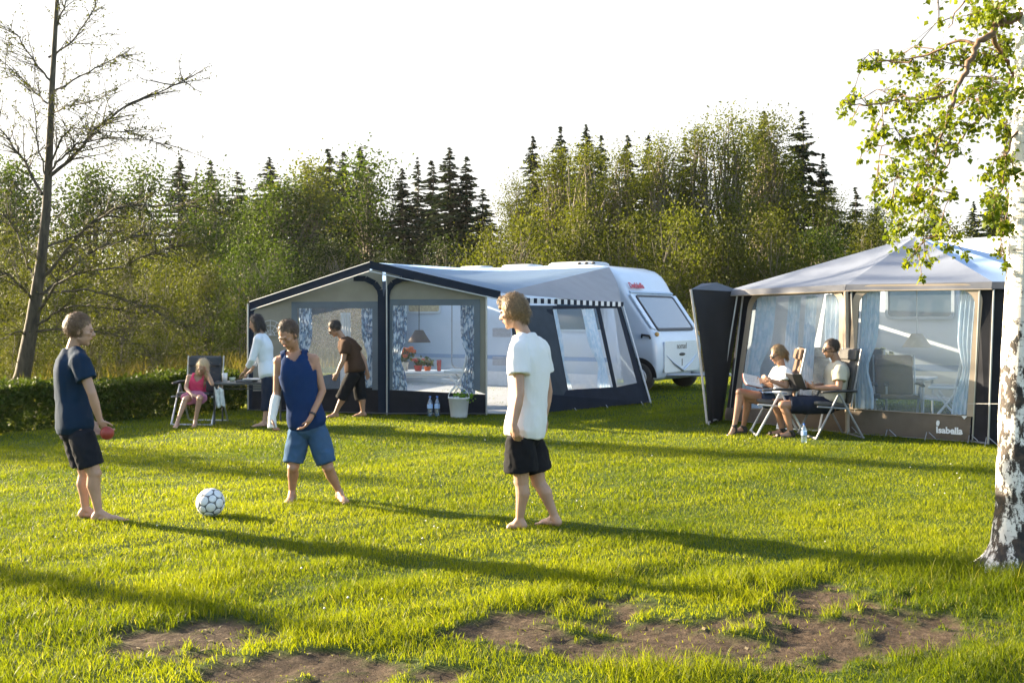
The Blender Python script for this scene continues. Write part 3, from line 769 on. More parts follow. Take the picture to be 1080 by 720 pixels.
# ------------------------------------------------------------------ birch at the right
def birch():
    d0 = 6.6; base = W(1062, 600, d0); base.z = 0
    def w(px, py, dd=0): return W(px, py, d0 + dd)
    rr = random.Random(9); r = np.random.default_rng(9)
    t = thing('birch_tree', 'white barked birch with rough dark foot and drooping leafy twigs', 'tree', tuple(base))
    ctr = [(1060, 618, .175), (1062, 600, .140), (1066, 575, .118), (1070, 540, .112), (1071, 490, .112), (1073, 420, .106), (1076, 350, .102), (1080, 260, .098), (1084, 150, .094), (1087, 60, .09), (1090, -40, .085), (1094, -200, .075), (1098, -420, .06), (1104, -700, .035), (1108, -900, .01)]
    pts = []; 
    for px, py, rad in ctr: pts.append((w(px, py), rad))
    V = []; F = []; n = 22; rows = 70
    zs = [p[0].z for p in pts]
    mb = MB(); prev = None
    for i in range(rows):
        z = -.12 + (zs[-1] + .12) * (i / (rows - 1)) ** 1.9
        for j in range(len(pts) - 1):
            if z <= pts[j + 1][0].z or j == len(pts) - 2:
                q = (z - pts[j][0].z) / (pts[j + 1][0].z - pts[j][0].z); break
        c = lerp(pts[j][0], pts[j + 1][0], q); rad = pts[j][1] * (1 - q) + pts[j + 1][1] * q; rad = max(rad, .01)
        flare = 1 + .55 * math.exp(-max(z, 0) / .07)
        for k in range(n):
            a = 2 * math.pi * k / n
            root = 1 + .22 * math.exp(-max(z, 0) / .1) * math.cos(5 * a + .7)
            rough = 1 + (.05 + .07 * math.exp(-max(z, 0) / .7)) * mnoise.noise((math.cos(a) * 2.2, math.sin(a) * 2.2, z * 4.5))
            V.append((c.x + math.cos(a) * rad * flare * root * rough, c.y + math.sin(a) * rad * flare * root * rough, z))
    for i in range(rows - 1):
        for k in range(n):
            k2 = (k + 1) % n; F.append((i * n + k, i * n + k2, (i + 1) * n + k2, (i + 1) * n + k))
    mb.add(V, F); mb.build('trunk', birchmat(), t, smooth=True)
    br = MB(); LC = []; nodes = []
    def limb(px, dd, r0, r1):
        m = len(px); P = [w(x, y, dd * (i / (m - 1))) for i, (x, y) in enumerate(px)]
        fine = []
        for i in range(m - 1):
            for k in range(4): fine.append(lerp(P[i], P[i + 1], k / 4) + Vector((rr.gauss(0, .006), rr.gauss(0, .012), rr.gauss(0, .006))))
        fine.append(P[-1]); L = len(fine)
        br.tube(fine, [r0 + (r1 - r0) * i / (L - 1) for i in range(L)], 7, False); nodes.extend(fine[3:])
    limb([(1084, 10), (1066, 22), (1052, 24), (1046, 36), (1032, 44), (1026, 60), (1014, 82), (1006, 100), (1002, 122), (990, 150), (982, 185)], -.25, .030, .005)
    limb([(1047, 34), (1052, 50), (1062, 66), (1072, 82), (1078, 100)], .3, .018, .006)
    limb([(1030, 46), (1012, 42), (990, 52), (968, 62), (945, 66), (922, 66), (905, 67)], .5, .010, .0025)
    limb([(1008, 96), (990, 104), (962, 104), (935, 108), (910, 112), (890, 108)], -.5, .009, .0025)
    limb([(1003, 115), (1001, 130), (980, 140), (955, 148), (930, 152), (915, 160)], .45, .008, .0025)
    limb([(1082, 60), (1062, 92), (1044, 118), (1020, 136), (1000, 172), (982, 205), (972, 235)], .5, .010, .003)
    limb([(1081, 130), (1066, 150), (1058, 180), (1054, 215), (1056, 250), (1058, 272)], -.3, .008, .002)
    limb([(1084, -10), (1060, -30), (1035, -25), (1012, 8), (1000, 30)], .7, .012, .003)
    limb([(1085, -60), (1050, -90), (1010, -80), (975, -40)], -.6, .014, .004)
    CL = [(1050, 14, 26, 70), (1030, 22, 20, 35), (1062, 50, 20, 50), (1040, 62, 22, 50), (1013, 60, 20, 34), (990, 62, 16, 20), (967, 74, 16, 24), (945, 62, 14, 16), (925, 66, 11, 12), (907, 67, 7, 6), (925, 56, 8, 6), (968, 47, 5, 4), (990, 22, 4, 3),
          (898, 106, 10, 14), (886, 112, 6, 6), (920, 118, 12, 14), (942, 100, 15, 22), (965, 112, 18, 32), (985, 95, 18, 30), (1000, 125, 18, 30), (1022, 100, 18, 30), (1045, 110, 22, 50), (1066, 98, 16, 36), (1064, 140, 16, 40),
          (915, 150, 10, 12), (932, 138, 12, 16), (955, 150, 16, 30), (980, 142, 18, 34), (1003, 152, 16, 26), (1024, 135, 12, 18), (1058, 165, 10, 16), (1070, 180, 8, 16),
          (925, 188, 10, 12), (948, 182, 14, 26), (972, 178, 18, 40), (992, 185, 10, 14), (940, 215, 14, 30), (962, 208, 16, 42), (984, 218, 13, 26), (1004, 205, 7, 10), (948, 240, 16, 34), (970, 238, 14, 28), (990, 248, 10, 14), (1006, 250, 6, 8),
          (1056, 190, 12, 26), (1042, 185, 8, 10), (1050, 210, 14, 34), (1064, 215, 10, 24), (1046, 228, 10, 20), (1060, 238, 10, 22), (1057, 262, 7, 10), (1060, 278, 5, 7), (966, 262, 8, 10), (977, 276, 7, 9), (1000, 262, 6, 7), (1018, 268, 4, 5), (972, 290, 5, 5), (960, 275, 5, 5), (1040, 85, 14, 20), (1015, -15, 25, 30), (1050, -30, 30, 50), (985, -45, 25, 25), (898, 128, 5, 4), (906, 172, 5, 4), (920, 205, 4, 3)]
    for px, py, rp, n in CL:
        dd = rr.uniform(-.55, .55); c = w(px, py, dd); R = rp * d0 / F_PX
        # a hanging twig from the nearest bough above carries the clump
        n = int(n * 4.0)
        best = min(nodes, key=lambda q: (q - c).length + (0 if q.z > c.z - .02 else .5))
        mid = lerp(best, c, .5) + Vector((0, 0, .05))
        tw = [best, mid, c, c + Vector((rr.uniform(-.03, .03), rr.uniform(-.03, .03), -R * .9))]
        br.tube(tw, [.004, .003, .002, .001], 4, False); nodes.extend([mid, c])
        for k in range(max(2, n // 8)):
            e = c + Vector((rr.gauss(0, R * .6), rr.gauss(0, R * .8), rr.gauss(0, R * .7)))
            br.tube([lerp(mid, c, rr.random()), lerp(c, e, .5) + Vector((0, 0, .015)), e], [.002, .0015, .0008], 3, False)
            for q in range(max(3, int(n / max(2, n // 8)))):
                f = lerp(c, e, rr.uniform(.1, 1.2)); LC.append((f.x + rr.gauss(0, R * .26), f.y + rr.gauss(0, R * .3), f.z + rr.gauss(0, R * .26)))
        for k in range(max(2, n // 6)):
            f = lerp(best, c, rr.uniform(.3, 1)); LC.append((f.x + rr.gauss(0, .03), f.y + rr.gauss(0, .03), f.z - rr.uniform(0, .05)))
    br.build('branches', plain('birch_twigs', (.15, .085, .045), .7, .3), t, smooth=True)
    C = np.array(LC); nL = len(C)
    # folded rhombic leaves: two halves bent along the midrib
    a = r.normal(0, 1, (nL, 3)); a[:, 2] -= 1.0; a /= np.linalg.norm(a, axis=1, keepdims=True)
    b = r.normal(0, 1, (nL, 3)); b -= a * (a * b).sum(1, keepdims=True); b /= np.linalg.norm(b, axis=1, keepdims=True)
    nn = np.cross(a, b); s = (.033 * r.uniform(.6, 1.3, nL))[:, None]
    V = np.stack([C, C + a * s * .38 + b * s * .42 + nn * s * .12, C + a * s * 1.05, C + a * s * .38 - b * s * .42 + nn * s * .12, C + a * s * .42], 1).reshape(-1, 3)
    o = np.arange(nL)[:, None] * 5
    F = np.concatenate([o + np.array([[0, 4, 1]]), o + np.array([[1, 4, 2]]), o + np.array([[2, 4, 3]]), o + np.array([[3, 4, 0]])])
    link('leaves', mesh_np('leaves', V - np.array(base), F, np.repeat(np.clip(r.normal(.5, .25, nL), 0, 1), 5)), L_BIRCH, t)
birch()

# ------------------------------------------------------------------ clipped hedge
def hedge():
    r = np.random.default_rng(11); rr = random.Random(11)
    P = [G(-90, 466), G(0, 457), G(60, 451), G(130, 444), G(200, 437.5), G(262, 432)]
    t = thing('hedge', 'low dark clipped hedge along the far edge of the lawn', 'hedge', tuple(P[1]))
    C = []; T = []; st = MB()
    for i in range(len(P) - 1):
        a, b = P[i], P[i + 1]; L = (b - a).length; dv = (b - a) / L; nv = Vector((-dv.y, dv.x, 0))
        n = int(L * 5200)
        u = r.uniform(0, L, n); v = r.uniform(0, 1, n); hh = .62 - .05 * nz(a.x + dv.x * u, a.y + dv.y * u, 5)
        q = r.uniform(0, 1, n); depth = .85
        k = r.uniform(0, 1, n)
        # leaves sit mostly in the outer skin: front face, top and a little inside
        vv = np.where(k < .45, r.beta(1.1, 5, n), v); zz = np.where(k < .45, q, np.where(k < .85, 1 - r.beta(1.1, 7, n), q)) * hh
        bump = .05 * nz(u + 3 * i, zz * 4, 8)
        x = a.x + dv.x * u + nv.x * (vv * depth + bump); y = a.y + dv.y * u + nv.y * (vv * depth + bump)
        C.append(np.stack([x, y, np.clip(zz + r.normal(0, .012, n) + (zz > hh * .9) * r.exponential(.025, n), .01, None)], -1)); T.append(np.clip(r.normal(.45, .25, n), 0, 1))
        for k in range(int(L * 9)):
            p = a + dv * rr.uniform(0, L) + nv * rr.uniform(.15, .7)
            st.tube([p + Vector((0, 0, -.03)), p + Vector((rr.uniform(-.05, .05), rr.uniform(-.05, .05), .35)), p + Vector((rr.uniform(-.12, .12), rr.uniform(-.12, .12), .64))], [.012, .008, .003], 4, False)
    st.build('stems', BARK_D, t)
    C = np.concatenate(C); V, F = leaf_quads(C, .058, r, -.2, .7)
    link('leaves', mesh_np('leaves', V - np.array(P[1]), F, np.repeat(np.concatenate(T), 4)), L_HEDGE, t)
hedge()
# ------------------------------------------------------------------ shared materials
WHITE = plain('sky_tinted_coachwork', (.52, .60, .72), .28, .03, 3, coat=.4)  # white paint, base colour tinted blue for the cool sky shade
WHITE_P = plain('white_paint', (.75, .75, .74), .4, .04)
BLUEGREY = plain('bluegrey_stripe', (.22, .30, .45), .4, .05)
TYRE = plain('tyre_rubber', (.025, .025, .025), .8, .2)
RIM = plain('wheel_metal', (.45, .46, .48), .35, .08, metal=.6)
BLACKP = plain('black_plastic', (.015, .015, .017), .45, .2)
CURT_B = plain('beige_blind', (.42, .34, .20), .8, .25, 18)
REDL = plain('red_lettering', (.42, .04, .06), .5, .05)
GREYL = plain('grey_lettering', (.12, .11, .10), .5, .05)
ALU = plain('grey_tube', (.40, .41, .42), .38, .08, metal=.7)
WHITET = plain('white_tube', (.72, .72, .70), .4, .05)
ROOF_L = plain('pale_blue_roof_fabric', (.31, .46, .68), .75, .06, 3, bump=.15, bscale=260, trans=.72)
ROOF_G = plain('grey_roof_fabric', (.34, .36, .40), .75, .06, 3, bump=.15, bscale=260, trans=.45)
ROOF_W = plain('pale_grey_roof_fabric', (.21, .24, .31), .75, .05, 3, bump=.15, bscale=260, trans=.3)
NAVY = plain('navy_awning_fabric', (.014, .021, .036), .85, .15, 5, bump=.2, bscale=240, spec=.15)
NAVY_D = plain('dark_navy_skirt', (.017, .018, .023), .85, .2, 6, bump=.2, bscale=200, spec=.15)
SLATE = plain('slate_awning_fabric', (.045, .058, .076), .85, .12, 5, bump=.2, bscale=240, spec=.2)
SLATE_F = plain('slate_window_border', (.10, .125, .15), .8, .08, 5, bump=.15, bscale=240)
BEIGE = plain('beige_awning_fabric', (.27, .25, .20), .85, .07, 4, bump=.2, bscale=240, trans=.15)
TAUPE = plain('taupe_awning_fabric', (.13, .10, .074), .8, .15, 5, bump=.25, bscale=160)
TAUPE_L = plain('pale_taupe_trim', (.36, .29, .22), .7, .08, 5)
FASCIA = plain('grey_fascia', (.12, .125, .145), .75, .08, 5, bump=.2, bscale=120)
CLEAR = clearmat('clear_window', (.93, .96, 1.), .07, .05)
HAZY = clearmat('hazy_window', (.86, .91, .97), .22, .05, (.60, .72, .84))
GLASS = None
def glassmat():
    m, nt, out = nmat('tinted_window_glass')
    b = N(nt, 'ShaderNodeBsdfPrincipled'); b.inputs['Base Color'].default_value = (.05, .09, .14, 1); b.inputs['Roughness'].default_value = .04
    b.inputs['Specular IOR Level'].default_value = 1.0; b.inputs['Coat Weight'].default_value = 1.
    nt.links.new(b.outputs[0], out.inputs['Surface']); return m
GLASS = glassmat()
def patmat(name, c0, c1, c2, scale, stretch=(1, 1, .6), trans=.3):
    """leafy printed curtain"""
    m, nt, out = nmat(name)
    tc = N(nt, 'ShaderNodeTexCoord'); mp = N(nt, 'ShaderNodeMapping'); mp.inputs['Scale'].default_value = stretch
    nt.links.new(tc.outputs['Object'], mp.inputs[0])
    v = N(nt, 'ShaderNodeTexNoise'); v.inputs['Scale'].default_value = scale; v.inputs['Detail'].default_value = 2
    nt.links.new(mp.outputs[0], v.inputs['Vector'])
    r = ramp(nt, [(.38, c0), (.47, c1), (.56, c2), (.66, c0)]); nt.links.new(v.outputs['Fac'], r.inputs[0])
    d = N(nt, 'ShaderNodeBsdfDiffuse'); t = N(nt, 'ShaderNodeBsdfTranslucent'); mx = N(nt, 'ShaderNodeMixShader'); mx.inputs[0].default_value = trans
    nt.links.new(r.outputs[0], d.inputs[0]); nt.links.new(r.outputs[0], t.inputs[0]); nt.links.new(d.outputs[0], mx.inputs[1]); nt.links.new(t.outputs[0], mx.inputs[2])
    nt.links.new(mx.outputs[0], out.inputs['Surface']); return m
CURT = patmat('printed_curtain', (.68, .72, .76), (.24, .34, .47), (.08, .11, .17), 13)
CURT2 = patmat('pale_printed_curtain', (.76, .80, .84), (.62, .72, .80), (.54, .66, .75), 9)

# ------------------------------------------------------------------ caravan behind the awning
def caravan_shape(Cf, prof, width, T, mat, n=9, name='body', r=.13):
    """outline prof (a, z) drawn across the width with rounded shoulders"""
    m = MB(); bs = [0, .03, .09, .2, width * .5, width - .2, width - .09, width - .03, width]
    cx = sum(p[0] for p in prof) / len(prof); cz = sum(p[1] for p in prof) / len(prof)
    V = []; F = []; k = len(prof)
    for b in bs:
        e = min(b, width - b); ins = r * (1 - math.sqrt(max(0, 1 - (1 - min(e / r, 1)) ** 2)))
        for a, z in prof:
            d = Vector((a - cx, z - cz)); L = d.length
            q = ins if z > .6 else ins * .3
            V.append(Cf(a - d.x / L * q, b, z - d.y / L * q))
    for i in range(len(bs) - 1):
        for j in range(k):
            j2 = (j + 1) % k; F.append((i * k + j, i * k + j2, (i + 1) * k + j2, (i + 1) * k + j))
    F.append(tuple(range(k - 1, -1, -1))); F.append(tuple((len(bs) - 1) * k + j for j in range(k)))
    m.add(V, F); o = m.build(name, mat, T, smooth=True)
    return o
def rounded(a0, z0, a1, z1, r=.08, n=5): return rrect(a0, z0, a1, z1, r, r, n)
def caravan():
    O = Vector((153 * 22 / F_PX, 22.0, 0)); u = Vector((-.835, .55, 0)); v = Vector((.55, .835, 0))
    def C(a, b, z): return O + u * a + v * b + Vector((0, 0, z))
    T = thing('caravan', 'white caravan with rounded nose standing behind the slate and beige awning', 'caravan', tuple(O))
    prof = [(.12, .26), (.03, .34), (0, .55), (0, .95), (.03, 1.18), (.09, 1.28), (.40, 1.70), (.70, 2.12), (.86, 2.40), (.98, 2.56), (1.15, 2.68), (1.4, 2.75), (1.8, 2.78), (6.4, 2.76), (6.9, 2.68), (7.15, 2.45), (7.3, 1.8), (7.34, .9), (7.3, .3), (7.2, .26)]
    Wd = 2.4
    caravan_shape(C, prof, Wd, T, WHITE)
    # nose window on the raked face, from (a .12,z 1.31) to (a .70,z 2.12)
    def face(b, q, out=0.):
        p0 = C(.11, b, 1.31); p1 = C(.69, b, 2.12); nn = (p1 - p0).normalized(); no = v.cross(nn).normalized()
        if no.y > 0: no = -no
        return lerp(p0, p1, q) + no * out
    ol = rounded(.30, .06, 2.10, .90, .07); f = MB()
    f.ring([face(b, q, .004) for b, q in rounded(.25, .0, 2.15, .95, .09)], [face(b, q, .004) for b, q in ol], face(1, .5, .03) - face(1, .5, .0))
    fr = f.build('window_frame', BLACKP, T)
    g = MB(); g.prism([face(b, q, .012) for b, q in ol], face(1, .5, .014) - face(1, .5)); g.build('pane', GLASS, fr)
    b_ = MB(); b_.hexa([face(.12, 1.01, .0), face(2.28, 1.01, .0), face(2.28, 1.07, .0), face(.12, 1.07, .0), face(.12, 1.01, .035), face(2.28, 1.01, .035), face(2.28, 1.07, .02), face(.12, 1.07, .02)])
    b_.build('roof_seam', plain('pale_blue_seam', (.36, .46, .58), .4, .05), T)
    sd = MB()
    for b0, b1 in ((.03, .2), (2.2, 2.37)):
        sd = MB(); sd.hexa([face(b0, .08, -.02), face(b1, .02, -.02), face(b1, .97, -.02), face(b0, .97, -.02), face(b0, .08, .03), face(b1, .02, .03), face(b1, .97, .03), face(b0, .97, .03)])
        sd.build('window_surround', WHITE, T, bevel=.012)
    # gas locker door
    lk = MB(); P = [C(-.004, b, z) for b, z in rounded(.32, .42, 2.12, 1.10, .06)]
    lk.prism(P, v.cross(Vector((0, 0, 1))) * 0 + (-u) * .022); lock = lk.build('locker_door', plain('locker_white', (.66, .70, .75), .3, .03, coat=.4), T, bevel=.006)
    h = MB(); h.ell(C(-.03, 1.22, .80), u * .02, v * .16, (0, 0, .035)); h.build('handle', BLACKP, lock)
    h = MB(); h.box_ = h.hexa([C(-.024, 1.2, .55), C(-.024, 1.24, .55), C(-.03, 1.24, .55), C(-.03, 1.2, .55), C(-.024, 1.2, .70), C(-.024, 1.24, .70), C(-.03, 1.24, .70), C(-.03, 1.2, .70)]); h.build('catch', GREYL, lock)
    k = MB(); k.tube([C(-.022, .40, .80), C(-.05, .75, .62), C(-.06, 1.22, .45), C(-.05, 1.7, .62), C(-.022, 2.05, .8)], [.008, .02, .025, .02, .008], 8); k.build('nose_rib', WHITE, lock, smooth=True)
    text('lettering', 'nomad', .19, C(-.028, 1.2, .98), v, (0, 0, 1), GREYL, lock, .003, .0)
    # name over the seam, lying on the raked roof
    p0 = C(.74, .32, 2.2); p1 = C(.86, .32, 2.40); text('lettering', 'Dethleffs', .19, C(.775, .52, 2.30) - u * .035, v, p1 - p0, REDL, T, .003, .006)
    # lamps at the nose corners, grab handles
    for b in (.1, 2.3):
        l = MB(); l.ell(C(.05, b, 1.25), u * .05, v * .05, (0, 0, .05)); l.build('marker_lamp', plain('amber_lamp', (.5, .3, .1), .3), T)
    for b in (.02, 2.38):
        l = MB(); l.tube([C(.16, b - .02, 1.16), C(.16, b - .06, 1.22), C(.34, b - .06, 1.24), C(.36, b - .02, 1.18)], .022, 8); l.build('grab_handle', BLACKP, T)
    # wheel and arch
    wc = C(.42, -.01, .33)
    ar = MB(); ring_o = [wc + u * (.42 * math.cos(t)) + Vector((0, 0, .42 * math.sin(t))) for t in [math.pi * i / 16 for i in range(17)]]
    ar.prism(ring_o, -v * .012); ar.build('wheel_arch', BLACKP, T)
    wh = MB(); ax = v
    def disc(mb, r0, r1, b0, b1, n=28):
        mb.loft([(wc + v * b0, u * r0, Vector((0, 0, r0))), (wc + v * (b0 * .7 + b1 * .3), u * r1, Vector((0, 0, r1))), (wc + v * (b0 * .3 + b1 * .7), u * r1, Vector((0, 0, r1))), (wc + v * b1, u * r0, Vector((0, 0, r0)))], n)
    disc(wh, .28, .33, -.06, .16); ww = wh.build('wheel', TYRE, T, smooth=True)
    rm = MB(); rm.loft([(wc - v * .062, u * .21, Vector((0, 0, .21))), (wc - v * .075, u * .19, Vector((0, 0, .19))), (wc - v * .085, u * .06, Vector((0, 0, .06)))], 24); rm.build('rim', RIM, ww)
    ww2 = MB(); wc = C(.42, Wd - .12, .33); disc(ww2, .28, .33, -.06, .12); ww2.build('wheel', TYRE, T, smooth=True)
    # side windows with blinds, stripe, fridge grilles, on the long side inside the awning
    def sp(a, z, out): return C(a, -out, z)
    for a0, z0, a1, z1, mt in ((1.25, 1.34, 2.45, 2.02, None), (5.75, 1.75, 6.7, 2.45, CURT_B)):
        f = MB(); f.ring([sp(a, z, .004) for a, z in rounded(a0 - .05, z0 - .05, a1 + .05, z1 + .05, .09)], [sp(a, z, .004) for a, z in rounded(a0, z0, a1, z1, .06)], -v * .025)
        fo = f.build('window_frame', plain('pale_window_frame', (.45, .5, .56), .4, .05), T)
        g = MB(); g.prism([sp(a, z, .01) for a, z in rounded(a0, z0, a1, z1, .06)], -v * .012); g.build('pane', mt or GLASS, fo)
    s = MB(); s.hexa([sp(.95, .02, .01), sp(7.2, .02, .01), sp(7.2, .36, .004), sp(.95, .36, .004), sp(.95, .02, .016), sp(7.2, .02, .016), sp(7.2, .36, .01), sp(.95, .36, .01)]); s.build('skirting', plain('white_skirting', (.6, .6, .62), .7, .05), T)
    s = MB(); s.hexa([sp(.95, .64, .003), sp(7.25, .64, .003), sp(7.25, .73, .003), sp(.95, .73, .003), sp(.95, .64, .006), sp(7.25, .64, .006), sp(7.25, .73, .006), sp(.95, .73, .006)]); s.build('side_stripe', BLUEGREY, T)
    for a0, z0 in ((3.7, 1.16), (3.7, .5)):
        s = MB()
        for i in range(7): s.hexa([sp(a0, z0 + i * .03, .003), sp(a0 + .5, z0 + i * .03, .003), sp(a0 + .5, z0 + i * .03 + .02, .003), sp(a0, z0 + i * .03 + .02, .003), sp(a0, z0 + i * .03, .014), sp(a0 + .5, z0 + i * .03, .014), sp(a0 + .5, z0 + i * .03 + .016, .014), sp(a0, z0 + i * .03 + .016, .014)])
        s.build('vent_grille', plain('grille_grey', (.42, .42, .45), .5), T)
    d = MB(); d.ring([sp(a, z, .002) for a, z in rounded(4.7, .38, 5.4, 2.25, .16)], [sp(a, z, .002) for a, z in rounded(4.73, .41, 5.37, 2.22, .14)], -v * .012); d.build('door_seam', plain('seam_grey', (.32, .33, .36), .5), T)
    # roof vents
    for a, b, L, Wv, h in ((1.65, .75, 1.35, .8, .10), (3.35, .7, .95, .6, .085), (2.62, 1.3, .6, .5, .08), (4.75, .7, .8, .5, .085)):
        q = MB(); q.loft([(C(a + L / 2, b, 2.765), u * L / 2, v * Wv / 2), (C(a + L / 2, b, 2.77 + h * .55), u * L / 2 * .98, v * Wv / 2 * .97), (C(a + L / 2, b, 2.77 + h * .9), u * L / 2 * .88, v * Wv / 2 * .9), (C(a + L / 2, b, 2.77 + h), u * L / 2 * .7, v * Wv / 2 * .7)], 32, p=5)
        rv = q.build('roof_vent', plain('roof_vent_plastic', (.55, .57, .60), .35, .04, trans=.15), T, smooth=True)
        if L > 1:
            for k in range(3):
                e = MB(); cc = C(a + .08 + .18 * k, b - Wv / 2 * .98, 2.77 + h * .5); e.ell(cc, u * .05, v * .015, (0, 0, .03)); e.build('louvre', BLACKP, rv)
    # drawbar
    q = MB(); q.tube([C(.1, .5, .36), C(-1.15, 1.2, .38)], .04, 6); q.tube([C(.1, 1.9, .36), C(-1.15, 1.2, .38)], .04, 6); q.tube([C(-1.0, 1.2, .5), C(-1.0, 1.2, .02)], .03, 8); q.build('drawbar', ALU, T)
    return C
CV = caravan()

# ------------------------------------------------------------------ awning at the centre
def wavy_curtain(T, Q, s0, s1, t0, t1, off, mat, tie=None, name='curtain', n=28, m=14, amp=.025, side=1):
    """hanging cloth; side=+1 keeps its left edge straight and gathers the right one towards the tie height"""
    no = nrm(Q); P = []
    for i in range(m):
        t = t1 + (t0 - t1) * i / (m - 1); row = []
        k = 1.0
        if tie is not None:
            k = 1 - .45 * math.exp(-((t - tie) / .16) ** 2)
        for j in range(n):
            q = j / (n - 1)
            s = s0 + (s1 - s0) * q * k if side > 0 else s1 - (s1 - s0) * q * k
            row.append(bil(Q, s, t) - no * (off + amp * math.sin(q * 26 + 2 * t) * (.6 + .4 * q)))
        P.append(row)
    mb = MB(); mb.grid(P); return mb.build(name, mat, T, smooth=True)
def win(T, Q, inner, border, matF, matP, thick=.02, off=.006, name='window'):
    """inner: (s0,t0,s1,t1,rt) clear sheet in a fabric border"""
    s0, t0, s1, t1, rt = inner; bs, bt = border
    wdt = (Vector(Q[1]) - Vector(Q[0])).length; hgt = (Vector(Q[3]) - Vector(Q[0])).length; rs = hgt / wdt
    no = nrm(Q)
    out = [bil(Q, s, t) + no * off for s, t in rrect(s0 - bs, t0 - bt, s1 + bs, t1 + bt, rt * 1.25, .0, 6, rs)]
    inn = [bil(Q, s, t) + no * off for s, t in rrect(s0, t0, s1, t1, rt, .0, 6, rs)]
    f = MB(); f.ring(out, inn, no * thick); fo = f.build(name, matF, T)
    p = MB(); p.add([q + no * .004 for q in inn], [tuple(range(len(inn)))]); p.build('pane', matP, fo)
    return fo
def hole_panel(T, name, Q, outer, holes, mat, thick=-.012):
    """fabric panel with clear openings: strips above, below and between the openings (holes sorted along s)"""
    no = nrm(Q); m = MB()
    s0, t0, s1, t1 = outer
    def cell(a, b, c, d):
        k = 1
        m.prism([bil(Q, a, b), bil(Q, c, b), bil(Q, c, d), bil(Q, a, d)], no * thick)
    cur = s0
    for h in holes:
        cell(cur, t0, h[0], t1); cell(h[0], t0, h[2], h[1]); cell(h[0], h[3], h[2], t1); cur = h[2]
    cell(cur, t0, s1, t1)
    return m.build(name, mat, T)
